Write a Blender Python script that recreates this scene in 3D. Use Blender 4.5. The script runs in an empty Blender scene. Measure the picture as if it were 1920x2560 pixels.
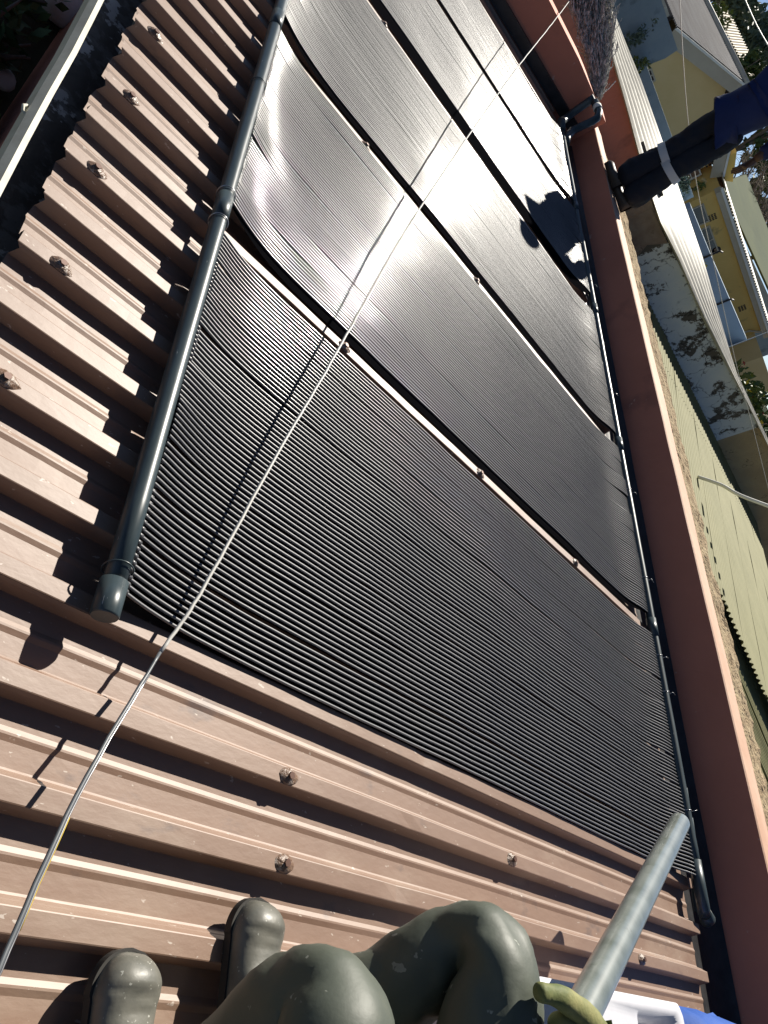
import bpy, bmesh, math, random
from mathutils import Vector, Matrix, noise

random.seed(7)
SC = bpy.context.scene
COL = SC.collection

# ------------------------------------------------------------------ camera, sky, sun, exposure
TH = math.radians(5.0)                      # pitch of the metal roof
CT, ST = math.cos(TH), math.sin(TH)
SKEW = 0.009                                # the ribs run a touch off square
RX = Vector((0.55589292, 0.49970368, 0.66428856))
RY = Vector((0.04241382, -0.8151502, 0.57769475))
RZ = Vector((0.83017115, -0.29296141, -0.47433056))
CAM = Vector((-1.2 * ST, 0.0, 1.2 * CT))
cam_d = bpy.data.cameras.new("camera")
cam_d.sensor_fit = 'VERTICAL'; cam_d.sensor_height = 36.0
cam_d.lens = 36.0 * 1866 / 2560
cam_d.clip_start = 0.02; cam_d.clip_end = 1500
cam = bpy.data.objects.new("camera", cam_d); COL.objects.link(cam)
cam.matrix_world = Matrix(((RX[0], -RX[1], -RX[2], CAM[0]),
                           (RY[0], -RY[1], -RY[2], CAM[1]),
                           (RZ[0], -RZ[1], -RZ[2], CAM[2]),
                           (0, 0, 0, 1)))
SC.camera = cam

def U(u, v, w=0.0):                          # roof coordinates (up the slope, along the ribs' spacing, off the roof) -> world
    return Vector((u * CT - w * ST, v - SKEW * u, u * ST + w * CT))
def ray(px, py):
    c = Vector((px - 960.0, py - 1280.0, 1866.0)).normalized()
    return Vector((RX.dot(c), RY.dot(c), RZ.dot(c)))
def atY(px, py, Y): r = ray(px, py); return CAM + r * ((Y - CAM.y) / r.y)
def atX(px, py, X): r = ray(px, py); return CAM + r * ((X - CAM.x) / r.x)
def atZ(px, py, Z): r = ray(px, py); return CAM + r * ((Z - CAM.z) / r.z)

SUN = Vector((0.43 * CT - 0.615 * ST, 0.66, 0.43 * ST + 0.615 * CT)).normalized()
EL = math.asin(SUN.z); AZ = math.atan2(SUN.x, SUN.y)
world = bpy.data.worlds.new("World"); SC.world = world
world.use_nodes = True
wn = world.node_tree.nodes; wl = world.node_tree.links
wn.clear()
sky = wn.new('ShaderNodeTexSky'); sky.sky_type = 'NISHITA'; sky.sun_disc = False
sky.sun_elevation = EL; sky.sun_rotation = AZ
sky.air_density = 0.5; sky.dust_density = 0.3; sky.altitude = 1700
bg = wn.new('ShaderNodeBackground'); bg.inputs['Strength'].default_value = 0.05
wo = wn.new('ShaderNodeOutputWorld')
wl.new(sky.outputs[0], bg.inputs[0]); wl.new(bg.outputs[0], wo.inputs[0])
sun_d = bpy.data.lights.new("sun", 'SUN'); sun_d.energy = 5.0; sun_d.angle = math.radians(0.5)
sun_d.color = (1.0, 0.94, 0.84)
sun = bpy.data.objects.new("sun", sun_d); COL.objects.link(sun)
sun.rotation_euler = SUN.to_track_quat('Z', 'Y').to_euler()
sun.location = (0, 0, 30)
SC.view_settings.view_transform = 'Standard'; SC.view_settings.look = 'None'
SC.view_settings.exposure = 0.8; SC.view_settings.gamma = 1.0
SC.view_settings.use_curve_mapping = False
SC.render.engine = 'CYCLES'

# ------------------------------------------------------------------ materials
def mat(name, col, rough=0.6, spec=0.5, metal=0.0, col2=None, nscale=6.0, ndetail=6.0, nmix=(0.35, 0.65), bump=0.0, bscale=40.0,
        coat=0.0, coatr=0.42, stretch=None, rough2=None, spots=None, bdist=0.004):
    m = bpy.data.materials.new(name); m.use_nodes = True
    N, L = m.node_tree.nodes, m.node_tree.links
    b = N['Principled BSDF']
    b.inputs['Base Color'].default_value = (*col, 1)
    b.inputs['Roughness'].default_value = rough
    b.inputs['Specular IOR Level'].default_value = spec
    b.inputs['Metallic'].default_value = metal
    if coat: b.inputs['Coat Weight'].default_value = coat; b.inputs['Coat Roughness'].default_value = coatr
    tc = N.new('ShaderNodeTexCoord'); vec = tc.outputs['Object']
    if stretch:
        mp = N.new('ShaderNodeMapping'); mp.inputs['Scale'].default_value = stretch
        L.new(vec, mp.inputs[0]); vec = mp.outputs[0]
    last = None
    if col2:
        n = N.new('ShaderNodeTexNoise'); n.inputs['Scale'].default_value = nscale; n.inputs['Detail'].default_value = ndetail
        n.inputs['Roughness'].default_value = 0.65
        L.new(vec, n.inputs['Vector'])
        r = N.new('ShaderNodeValToRGB'); r.color_ramp.elements[0].position = nmix[0]; r.color_ramp.elements[1].position = nmix[1]
        r.color_ramp.elements[0].color = (*col, 1); r.color_ramp.elements[1].color = (*col2, 1)
        L.new(n.outputs['Fac'], r.inputs[0]); last = r.outputs[0]
        if rough2 is not None:
            mr = N.new('ShaderNodeMapRange'); mr.inputs[3].default_value = rough; mr.inputs[4].default_value = rough2
            L.new(n.outputs['Fac'], mr.inputs[0]); L.new(mr.outputs[0], b.inputs['Roughness'])
    for sp in (spots or []):                 # (colour, scale, threshold, softness, detail)
        c3, sc, th, so, de = sp
        n = N.new('ShaderNodeTexNoise'); n.inputs['Scale'].default_value = sc; n.inputs['Detail'].default_value = de
        n.inputs['Roughness'].default_value = 0.6
        L.new(vec, n.inputs['Vector'])
        r = N.new('ShaderNodeMapRange'); r.inputs[1].default_value = th; r.inputs[2].default_value = th + so
        L.new(n.outputs['Fac'], r.inputs[0])
        mx = N.new('ShaderNodeMixRGB'); mx.inputs[2].default_value = (*c3, 1)
        if last is None: mx.inputs[1].default_value = (*col, 1)
        else: L.new(last, mx.inputs[1])
        L.new(r.outputs[0], mx.inputs[0]); last = mx.outputs[0]
    if last is not None: L.new(last, b.inputs['Base Color'])
    if bump:
        n = N.new('ShaderNodeTexNoise'); n.inputs['Scale'].default_value = bscale; n.inputs['Detail'].default_value = 8
        L.new(vec, n.inputs['Vector'])
        bp = N.new('ShaderNodeBump'); bp.inputs['Strength'].default_value = bump; bp.inputs['Distance'].default_value = bdist
        L.new(n.outputs['Fac'], bp.inputs['Height']); L.new(bp.outputs[0], b.inputs['Normal'])
    return m

def cracked(name, base, dark, base2=None, vs=3.0, cw=0.02, patch=None, th=0.56):
    """plaster with cracks and flaked patches"""
    m = mat(name, base, 0.85, 0.2, col2=base2 or tuple(c * 0.8 for c in base), nscale=2.5, bump=0.8, bscale=30, bdist=0.01)
    N, L = m.node_tree.nodes, m.node_tree.links
    b = N['Principled BSDF']; src = b.inputs['Base Color'].links[0].from_socket
    tc = [n for n in N if n.type == 'TEX_COORD'][0]
    nz = N.new('ShaderNodeTexNoise'); nz.inputs['Scale'].default_value = 3.0; nz.inputs['Detail'].default_value = 5
    L.new(tc.outputs['Object'], nz.inputs['Vector'])
    ad = N.new('ShaderNodeVectorMath'); ad.operation = 'MULTIPLY_ADD'; ad.inputs[1].default_value = (0.7, 0.7, 0.7)
    L.new(nz.outputs['Color'], ad.inputs[0]); L.new(tc.outputs['Object'], ad.inputs[2])
    vo = N.new('ShaderNodeTexVoronoi'); vo.feature = 'DISTANCE_TO_EDGE'; vo.inputs['Scale'].default_value = vs
    L.new(ad.outputs[0], vo.inputs['Vector'])
    r = N.new('ShaderNodeMapRange'); r.inputs[1].default_value = 0.0; r.inputs[2].default_value = cw; r.inputs[3].default_value = 1; r.inputs[4].default_value = 0
    L.new(vo.outputs['Distance'], r.inputs[0])
    n2 = N.new('ShaderNodeTexNoise'); n2.inputs['Scale'].default_value = 3.4; n2.inputs['Detail'].default_value = 12; n2.inputs['Roughness'].default_value = 0.72
    L.new(tc.outputs['Object'], n2.inputs['Vector'])
    r2 = N.new('ShaderNodeMapRange'); r2.inputs[1].default_value = th; r2.inputs[2].default_value = th + 0.03
    L.new(n2.outputs['Fac'], r2.inputs[0])
    r3 = N.new('ShaderNodeMapRange'); r3.inputs[1].default_value = th - 0.12; r3.inputs[2].default_value = th - 0.02
    L.new(n2.outputs['Fac'], r3.inputs[0])
    mu = N.new('ShaderNodeMath'); mu.operation = 'MULTIPLY'; L.new(r.outputs[0], mu.inputs[0]); L.new(r3.outputs[0], mu.inputs[1])
    m1 = N.new('ShaderNodeMixRGB'); m1.inputs[2].default_value = (*(patch or dark), 1)
    L.new(src, m1.inputs[1]); L.new(r2.outputs[0], m1.inputs[0])
    m2 = N.new('ShaderNodeMixRGB'); m2.inputs[2].default_value = (*dark, 1)
    L.new(m1.outputs[0], m2.inputs[1]); L.new(mu.outputs[0], m2.inputs[0])
    L.new(m2.outputs[0], b.inputs['Base Color'])
    return m

M = {}
M['roof'] = mat('brown_roof_paint', (0.168, 0.092, 0.055), 0.55, 0.9, coat=0.4, coatr=0.48, col2=(0.212, 0.124, 0.077), nscale=2.2, nmix=(0.3, 0.7),
                bump=0.5, bscale=42, stretch=(0.8, 1.6, 1.6), rough2=0.62, bdist=0.0014,
                spots=[((0.27, 0.19, 0.135), 3.1, 0.54, 0.25, 10), ((0.10, 0.06, 0.045), 6, 0.62, 0.10, 10), ((0.42, 0.35, 0.29), 44, 0.685, 0.03, 3)])
M['sealant'] = mat('brushed_sealant', (0.17, 0.105, 0.07), 0.35, 0.5, col2=(0.40, 0.34, 0.29), nscale=70, nmix=(0.52, 0.62), bump=1.0, bscale=120, bdist=0.004)
M['screw'] = mat('screw_rust', (0.10, 0.05, 0.035), 0.5, 0.5, metal=0.3)
M['rubber'] = mat('black_tube_rubber', (0.058, 0.058, 0.064), 0.46, 1.0, coat=0.6, coatr=0.17, col2=(0.076, 0.076, 0.080), nscale=8, rough2=0.54)
M['web'] = mat('black_rubber_web', (0.004, 0.004, 0.005), 1.0, 0.0)
M['pvc'] = mat('dark_pipe_plastic', (0.030, 0.044, 0.049), 0.30, 0.5, col2=(0.042, 0.060, 0.067), nscale=20, rough2=0.42, bump=0.15, bscale=90, bdist=0.001,
               spots=[((0.28, 0.30, 0.30), 70, 0.73, 0.02, 2)], stretch=(3, 0.4, 3))
M['pvc2'] = mat('grey_pipe_plastic', (0.19, 0.215, 0.195), 0.32, 0.7, coat=1.0, coatr=0.2, col2=(0.085, 0.105, 0.085), nscale=9, nmix=(0.4, 0.7), rough2=0.4, bump=0.2, bscale=70, bdist=0.0012,
                spots=[((0.045, 0.06, 0.035), 14, 0.62, 0.1, 6)])
M['wire'] = mat('galvanised_wire', (0.35, 0.35, 0.36), 0.3, 0.5, metal=0.8)
M['string'] = mat('grey_washing_line', (0.45, 0.44, 0.41), 0.5, 0.5)
M['stringd'] = mat('dark_washing_line', (0.10, 0.11, 0.12), 0.4, 0.5)
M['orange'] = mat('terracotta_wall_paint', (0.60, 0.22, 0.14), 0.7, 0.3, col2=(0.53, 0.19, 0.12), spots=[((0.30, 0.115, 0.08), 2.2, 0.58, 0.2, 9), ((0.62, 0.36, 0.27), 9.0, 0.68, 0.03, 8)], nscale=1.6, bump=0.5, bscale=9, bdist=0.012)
M['coping'] = mat('sunlit_terracotta_paint', (0.50, 0.31, 0.215), 0.7, 0.3, col2=(0.58, 0.39, 0.285), nscale=2.5, bump=0.3, bscale=30, bdist=0.005)  # sunlit copy of the wall paint, the sun put into a paler colour
M['bitumen'] = mat('black_bitumen', (0.012, 0.012, 0.013), 0.45, 0.4, col2=(0.03, 0.03, 0.032), nscale=10, bump=0.4, bscale=20)
M['mortar'] = mat('rough_mortar', (0.42, 0.34, 0.22), 0.95, 0.1, col2=(0.26, 0.19, 0.12), nscale=14, bump=1.0, bscale=50, bdist=0.02,
                  spots=[((0.05, 0.035, 0.025), 22, 0.60, 0.05, 6)])
M['gutlip'] = mat('cream_gutter_paint', (0.62, 0.60, 0.50), 0.6, 0.4, col2=(0.5, 0.47, 0.38), nscale=12)
M['gutin'] = mat('flaking_gutter_lining', (0.016, 0.017, 0.02), 0.5, 0.4, col2=(0.05, 0.06, 0.075), nscale=9, nmix=(0.48, 0.53), bump=0.7, bscale=25,
                 spots=[((0.22, 0.26, 0.33), 6, 0.53, 0.02, 9)])
M['cream_iron'] = mat('whitewashed_iron', (0.52, 0.50, 0.43), 0.6, 0.3, col2=(0.42, 0.40, 0.34), nscale=5, bump=0.3, bscale=18,
                      spots=[((0.18, 0.15, 0.11), 26, 0.70, 0.03, 5)])
M['green_iron'] = mat('faded_yellow_green_iron', (0.205, 0.20, 0.095), 0.75, 0.25, col2=(0.255, 0.245, 0.125), nscale=2.2,
                      spots=[((0.18, 0.15, 0.10), 7, 0.66, 0.1, 7)])
M['grey_iron'] = mat('rusty_grey_iron', (0.20, 0.18, 0.175), 0.7, 0.3, col2=(0.30, 0.29, 0.28), nscale=1.5, stretch=(3, 0.2, 3))
M['sand_iron'] = mat('sand_coloured_iron', (0.36, 0.315, 0.23), 0.7, 0.3, col2=(0.31, 0.27, 0.20), nscale=0.8)
M['crack_white'] = cracked('flaking_pale_blue_plaster', (0.50, 0.53, 0.53), (0.035, 0.03, 0.025), (0.60, 0.60, 0.55), vs=2.2, cw=0.035, patch=(0.10, 0.085, 0.065), th=0.535)
M['crack_tan'] = cracked('flaking_ochre_plaster', (0.40, 0.30, 0.16), (0.04, 0.03, 0.02), (0.33, 0.24, 0.13), vs=1.6, cw=0.02, patch=(0.14, 0.10, 0.06), th=0.62)
M['crack_stone'] = cracked('bare_stone', (0.27, 0.22, 0.17), (0.03, 0.02, 0.015), (0.17, 0.11, 0.08), vs=4.5, cw=0.06, th=0.7)
M['bluewall'] = mat('blue_grey_wall_paint', (0.24, 0.32, 0.37), 0.8, 0.2, col2=(0.32, 0.39, 0.43), nscale=0.8, bump=0.4, bscale=4, bdist=0.03,
                    spots=[((0.12, 0.16, 0.17), 1.3, 0.57, 0.15, 9)])
M['bluelight'] = mat('pale_blue_wall_paint', (0.42, 0.52, 0.62), 0.8, 0.2, col2=(0.36, 0.46, 0.56), nscale=0.7,
                     spots=[((0.15, 0.18, 0.2), 3.0, 0.70, 0.04, 6)])
M['yellow'] = mat('yellow_wall_paint', (0.76, 0.57, 0.29), 0.8, 0.2, col2=(0.70, 0.51, 0.24), nscale=0.4, bump=0.2, bscale=3, bdist=0.02)
M['yellowb'] = mat('ochre_yellow_wall_paint', (0.74, 0.50, 0.17), 0.8, 0.2, col2=(0.67, 0.44, 0.14), nscale=0.5, bump=0.2, bscale=3, bdist=0.02, spots=[((0.33, 0.24, 0.11), 1.1, 0.62, 0.1, 8)])
M['yellow2'] = mat('sunlit_yellow_wall_paint', (0.72, 0.50, 0.14), 0.8, 0.2, col2=(0.66, 0.45, 0.12), nscale=0.5)  # sun on the porch block put into the wall colour
M['fascia'] = mat('beige_fascia', (0.50, 0.44, 0.34), 0.7, 0.3, col2=(0.44, 0.38, 0.29), nscale=1)
M['white'] = mat('white_paint', (0.78, 0.77, 0.72), 0.6, 0.4, col2=(0.68, 0.67, 0.62), nscale=4)
M['dark'] = mat('dark_opening', (0.03, 0.025, 0.025), 0.6, 0.3)
M['glass'] = mat('window_glass', (0.10, 0.11, 0.11), 0.12, 0.6)
M['curtain'] = mat('brown_curtain', (0.20, 0.12, 0.08), 0.7, 0.3, col2=(0.28, 0.18, 0.12), nscale=8)
M['greenroof'] = mat('faded_green_sheet', (0.085, 0.105, 0.05), 0.9, 0.1, col2=(0.05, 0.07, 0.04), nscale=0.25, nmix=(0.3, 0.7))
M['leaf'] = mat('dark_green_leaves', (0.045, 0.085, 0.03), 0.6, 0.3, col2=(0.09, 0.13, 0.04), nscale=3)
M['leaf2'] = mat('grey_green_leaves', (0.11, 0.15, 0.11), 0.6, 0.3, col2=(0.15, 0.19, 0.13), nscale=0.3)  # far trees' haze put into this paler grey-green; ivy shares it
M['leaf3'] = mat('yellow_green_leaves', (0.16, 0.19, 0.05), 0.6, 0.3, col2=(0.09, 0.13, 0.04), nscale=3)
M['red'] = mat('red_petals', (0.35, 0.03, 0.03), 0.6, 0.3)
M['yellowf'] = mat('yellow_petals', (0.6, 0.5, 0.06), 0.6, 0.3)
M['bark'] = mat('grey_bark', (0.14, 0.115, 0.09), 0.9, 0.1, col2=(0.22, 0.19, 0.16), nscale=8)
M['soil'] = mat('bare_soil', (0.10, 0.075, 0.05), 0.95, 0.1, col2=(0.16, 0.12, 0.08), nscale=1.2, bump=0.6, bscale=6, bdist=0.05)
M['grass'] = mat('yard_ground', (0.05, 0.06, 0.03), 0.95, 0.1, col2=(0.11, 0.09, 0.06), nscale=0.8, bump=0.6, bscale=5, bdist=0.05)
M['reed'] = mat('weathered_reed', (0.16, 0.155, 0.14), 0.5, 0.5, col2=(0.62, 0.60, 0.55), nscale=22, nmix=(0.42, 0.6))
M['reedd'] = mat('reed_body', (0.015, 0.014, 0.012), 0.9, 0.1)  # near-black backing, the shade behind and between the reeds put into colour
M['overall'] = mat('olive_work_trousers', (0.068, 0.078, 0.060), 0.48, 0.5, col2=(0.080, 0.092, 0.070), nscale=7, rough2=0.62, bump=0.35, bscale=11, bdist=0.010,
                   spots=[((0.25, 0.26, 0.22), 30, 0.67, 0.02, 3), ((0.11, 0.115, 0.085), 4, 0.55, 0.15, 8)])
M['boot'] = mat('worn_grey_boot', (0.095, 0.095, 0.080), 0.34, 0.5, col2=(0.15, 0.145, 0.12), nscale=14, rough2=0.55, bump=0.4, bscale=60, bdist=0.002,
                spots=[((0.34, 0.34, 0.30), 110, 0.69, 0.02, 2), ((0.14, 0.12, 0.05), 9, 0.58, 0.1, 6)])
M['sole'] = mat('boot_sole', (0.03, 0.028, 0.025), 0.7, 0.3)
M['glove'] = mat('yellow_green_glove', (0.25, 0.24, 0.10), 0.65, 0.3, col2=(0.085, 0.11, 0.035), nscale=16, bump=0.6, bscale=120, bdist=0.002)
M['navy'] = mat('navy_work_trousers', (0.010, 0.014, 0.024), 0.75, 0.25, bump=0.4, bscale=12, bdist=0.01)
M['shirt'] = mat('royal_blue_work_shirt', (0.010, 0.020, 0.085), 0.75, 0.3, col2=(0.013, 0.026, 0.105), nscale=5, bump=0.4, bscale=10, bdist=0.01)
M['bluecloth'] = mat('blue_cloth', (0.02, 0.075, 0.30), 0.7, 0.3, col2=(0.026, 0.09, 0.36), nscale=4, bump=0.4, bscale=15, bdist=0.01)
M['reflect'] = mat('silver_reflective_tape', (0.42, 0.46, 0.50), 0.4, 0.5)
M['skin'] = mat('brown_skin', (0.075, 0.04, 0.027), 0.5, 0.4)
M['hair'] = mat('black_hair', (0.01, 0.01, 0.01), 0.8, 0.2)
M['eye'] = mat('eye_white', (0.6, 0.58, 0.55), 0.3, 0.5)
M['bootd'] = mat('dark_brown_boot', (0.035, 0.025, 0.02), 0.5, 0.4, col2=(0.06, 0.045, 0.035), nscale=10)
M['bag'] = mat('white_plastic', (0.66, 0.66, 0.69), 0.38, 0.5, col2=(0.58, 0.58, 0.62), nscale=3, bump=0.35, bscale=6, bdist=0.01)

# ------------------------------------------------------------------ mesh helpers
class MB:
    def __init__(s): s.v = []; s.f = []; s.sm = []
    def add(s, vs, fs, smooth=False):
        o = len(s.v); s.v += [Vector(v) for v in vs]
        for f in fs: s.f.append([i + o for i in f]); s.sm.append(smooth)
    def box(s, o, a, b, c):
        """o corner, a b c edge vectors"""
        o, a, b, c = map(Vector, (o, a, b, c))
        p = [o, o + a, o + a + b, o + b, o + c, o + a + c, o + a + b + c, o + b + c]
        f = [(0, 3, 2, 1), (4, 5, 6, 7), (0, 1, 5, 4), (1, 2, 6, 5), (2, 3, 7, 6), (3, 0, 4, 7)]
        if a.cross(b).dot(c) < 0: f = [tuple(reversed(q)) for q in f]
        s.add(p, f)
    def ubox(s, u0, u1, v0, v1, w0, w1):
        s.box(U(u0, v0, w0), U(u1, 0, 0) - U(u0, 0, 0), Vector((0, v1 - v0, 0)), U(0, 0, w1) - U(0, 0, w0))
    def wbox(s, x0, x1, y0, y1, z0, z1):
        s.box((x0, y0, z0), (x1 - x0, 0, 0), (0, y1 - y0, 0), (0, 0, z1 - z0))
    def tube(s, pts, r, n=8, cap=True, smooth=True, up=None):
        pts = [Vector(p) for p in pts]
        rs = r if isinstance(r, (list, tuple)) else [r] * len(pts)
        ring = []; prev = None
        for i, p in enumerate(pts):
            t = (pts[min(i + 1, len(pts) - 1)] - pts[max(i - 1, 0)]).normalized()
            if prev is None:
                a = Vector(up) if up else (Vector((0, 0, 1)) if abs(t.z) < 0.9 else Vector((1, 0, 0)))
            else: a = prev
            x = (a - t * a.dot(t)).normalized(); y = t.cross(x); prev = x
            ring.append([p + (x * math.cos(2 * math.pi * k / n) + y * math.sin(2 * math.pi * k / n)) * rs[i] for k in range(n)])
        vs = [q for rg in ring for q in rg]; fs = []
        for i in range(len(pts) - 1):
            for k in range(n):
                a = i * n + k; b = i * n + (k + 1) % n
                fs.append((a, b, b + n, a + n))
        s.add(vs, fs, smooth)
        if cap:
            o = len(s.v) - len(vs)
            s.f.append([o + k for k in reversed(range(n))]); s.sm.append(False)
            s.f.append([o + (len(pts) - 1) * n + k for k in range(n)]); s.sm.append(False)
    def grid(s, rows, smooth=True):
        n = len(rows[0]); vs = [p for r in rows for p in r]
        s.add(vs, [(i * n + k, i * n + k + 1, (i + 1) * n + k + 1, (i + 1) * n + k) for i in range(len(rows) - 1) for k in range(n - 1)], smooth)
    def quad(s, a, b, c, d): s.add([a, b, c, d], [(0, 1, 2, 3)])
    def slab(s, pts, d):
        """polygon pts extruded by vector d"""
        d = Vector(d); pts = [Vector(p) for p in pts]; n = len(pts)
        vs = pts + [p + d for p in pts]
        fs = [tuple(reversed(range(n))), tuple(range(n, 2 * n))] + [(k, (k + 1) % n, n + (k + 1) % n, n + k) for k in range(n)]
        nrm = (pts[1] - pts[0]).cross(pts[2] - pts[1])
        if nrm.dot(d) < 0: fs = [tuple(reversed(f)) for f in fs]
        s.add(vs, fs)
    def ball(s, c, r, seg=12, rings=8, sc=(1, 1, 1)):
        c = Vector(c); rows = []
        for i in range(rings + 1):
            a = math.pi * i / rings
            rows.append([c + Vector((math.sin(a) * math.cos(2 * math.pi * k / seg) * sc[0], math.sin(a) * math.sin(2 * math.pi * k / seg) * sc[1], math.cos(a) * sc[2])) * r for k in range(seg + 1)])
        s.grid([list(reversed(r_)) for r_ in rows])
    def mesh(s, name, m, base=Vector((0, 0, 0))):
        me = bpy.data.meshes.new(name)
        me.from_pydata([tuple(v - base) for v in s.v], [], s.f)
        me.polygons.foreach_set('use_smooth', s.sm)
        me.materials.append(m); me.update()
        return me

def children(o): return [c for c in bpy.data.objects if c.parent == o]
def thing(name, loc, label, cat, group=None):
    o = bpy.data.objects.new(name, None); COL.objects.link(o); o.location = loc
    o.empty_display_size = 0.1
    o['label'] = label; o['category'] = cat
    if group: o['group'] = group
    return o
def base_of(o):
    b = Vector(o.location)
    while o.parent: o = o.parent; b += Vector(o.location)
    return b
def part(name, mb, m, parent, label=None, kind=None, flat=False):
    b = base_of(parent)
    o = bpy.data.objects.new(name, mb.mesh(name, m, b)); COL.objects.link(o); o.parent = parent
    if label: o['label'] = label
    if kind: o['kind'] = kind
    return o
def solo(name, mb, m, base, label, cat, group=None):
    o = bpy.data.objects.new(name, mb.mesh(name, m, Vector(base))); COL.objects.link(o); o.location = base
    o['label'] = label; o['category'] = cat
    if group: o['group'] = group
    return o
def struct(name, mb, m):
    o = bpy.data.objects.new(name, mb.mesh(name, m)); COL.objects.link(o); o['kind'] = 'structure'
    return o
def skin(name, verts, edges, radii, m, parent, sub=2, root=0, label=None, wrinkle=0.0, folds=None):
    """one continuous skinned surface; radii (rx, ry) per vertex"""
    b = base_of(parent)
    me = bpy.data.meshes.new(name + '_skeleton')
    me.from_pydata([tuple(Vector(v) - b) for v in verts], edges, [])
    o = bpy.data.objects.new(name + '_tmp', me); COL.objects.link(o)
    md = o.modifiers.new('s', 'SKIN'); md.use_smooth_shade = True
    lay = me.skin_vertices[0].data if me.skin_vertices else None
    if lay is None:
        bpy.context.view_layer.objects.active = o
        bm = bmesh.new(); bm.from_mesh(me); bm.verts.layers.skin.verify(); bm.to_mesh(me); bm.free()
        lay = me.skin_vertices[0].data
    for i, r in enumerate(radii):
        lay[i].radius = r if isinstance(r, (tuple, list)) else (r, r)
        lay[i].use_root = (i == root)
    sb = o.modifiers.new('u', 'SUBSURF'); sb.levels = sub; sb.render_levels = sub
    dg = bpy.context.evaluated_depsgraph_get(); dg.update()
    em = bpy.data.meshes.new_from_object(o.evaluated_get(dg))
    em.name = name
    bpy.data.objects.remove(o); bpy.data.meshes.remove(me)
    if wrinkle:
        cs = [v.co.copy() for v in em.vertices]; ns = [v.normal.copy() for v in em.vertices]
        for v, c, n_ in zip(em.vertices, cs, ns):
            q = Vector((c.x * 22 + c.z * 6, c.y * 8 + c.z * 3, c.z * 8))
            if folds:
                f_ = 0.0
                for (kc, dirn, amp, wd) in folds:
                    rel = c - kc; along = rel.dot(dirn); side_ = (rel - dirn * along)
                    ph_ = side_.length * 62 + along * 9 + 3 * noise.noise(rel * 9)
                    f_ += amp * math.exp(-(along / wd) ** 2) * max(0, math.sin(ph_)) ** 2 * min(1, side_.length / .05)
                c = c - n_ * f_
            v.co = c + n_ * wrinkle * ((1 - 2.2 * abs(noise.noise(q))) + .35 * noise.noise(q * 2.7))
    em.materials.clear(); em.materials.append(m)
    em.polygons.foreach_set('use_smooth', [True] * len(em.polygons))
    r = bpy.data.objects.new(name, em); COL.objects.link(r); r.parent = parent
    if label: r['label'] = label
    return r
def nz(x, y=0.0, z=0.0): return noise.noise(Vector((x, y, z)))

# ------------------------------------------------------------------ ground
mb = MB(); mb.quad((-400, -400, -2.7), (400, -400, -2.7), (400, 900, -2.7), (-400, 900, -2.7)); struct('ground', mb, M['grass'])

# ------------------------------------------------------------------ brown ribbed roof
def crest(k): return 0.108 + 0.1685 * k + 0.0002 * k * k     # lower edge of crest k
def rib_profile(k):
    c = crest(k); nx = crest(k + 1)
    return [(c, 0.0, 'c'), (c + .002, .001, 'c'), (c + .035, .001, 'c'), (c + .037, 0.0, 'c'), (c + .045, -.016, 's'), (c + .047, -.018, 's'), (c + .054, -.036, 's'), (c + .058, -.038, 'p'),
            (c + .096, -.038, 'p'), (c + .106, -.0345, 'p'), (c + .110, -.0345, 'p'), (c + .119, -.038, 'p'), (nx - .008, -.038, 'p'), (nx - .003, -.012, 's')]
roof = thing('metal_roof', U(1.8, 3, -0.04), 'brown painted ribbed metal roof under the black heating mats', 'roof')
U0, U1 = 0.215, 3.545
for si in range(-3, 11):
    k0 = si * 4 - 1
    prof = []
    for k in range(k0, k0 + 4): prof += rib_profile(k)
    prof.append((crest(k0 + 4), -0.0012, 'c')); prof.append((crest(k0 + 4) + .037, -0.0012, 'c'))
    prof = [(v, w + 0.0006 * (si % 2), t) for v, w, t in prof]
    cols = []
    n = 64
    for i in range(n + 1):
        t = i / n; row = []
        for j, (v, w, ty) in enumerate(prof):
            e0 = U0 - 0.006 * (v - 1.5) + 0.006 * nz(v * 23, si) + (0.010 if (ty == 's' and nz(v * 31, 2) > -.15) else 0.0) + (0.0015 * math.sin(v * 140))
            u = e0 + (U1 - e0) * t
            dw = 0.0016 * nz(u * 3.1, v * 7, 3.3) + 0.0009 * nz(u * 11, v * 9, 8.1)
            if ty == 'c' and k0 < 4: dw -= 0.004 * max(0, 1 - abs(u - 1.42 - 0.3 * v) / 0.03) * (nz(v * 9, 1) > -0.1)
            dv = 0.0022 * nz(u * 1.7, round(v / .17) * 3.7, 1.1)
            row.append(U(u, v + dv, w + dw))
        cols.append(row)
    mb = MB(); mb.grid([list(reversed(c)) for c in cols], smooth=False)
    o = part('roof_sheet', mb, M['roof'], roof)
# screws under brushed sealant on the crests
def screw_at(u, k, s=1.25):
    c = U(u, crest(k) + 0.018, 0.001)
    mb = MB(); rows = []
    for i in range(7):
        a = i / 6; row = []
        for j in range(15):
            th = 2 * math.pi * j / 14
            rr = (0.019 * a) * s * (1 + 0.22 * nz(math.cos(th) * 1.7 + u * 9, math.sin(th) * 1.7 + k, a)) * (1.35 if math.cos(th) > .3 else 1)
            h = 0.010 * s * (1 - a ** 1.6) + 0.0022 * nz(a * 9, th * 2, u * 7 + k) * (1 - a) * 2
            if i == 0: rr = 0
            rr_v = min(1, 0.018 / max(rr, 1e-5))
            row.append(c + U(rr * math.cos(th), rr * math.sin(th) * rr_v, max(h, 0.0004)))
        rows.append(row)
    mb.grid(rows)
    o = part('roof_screw', mb, M['sealant'], roof)
    h = MB(); h.tube([c + U(0.001, 0, .006), c + U(.001, 0, .0145)], 0.0065 * s, 6, smooth=False)
    part('screw_head', h, M['screw'], o)
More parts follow.
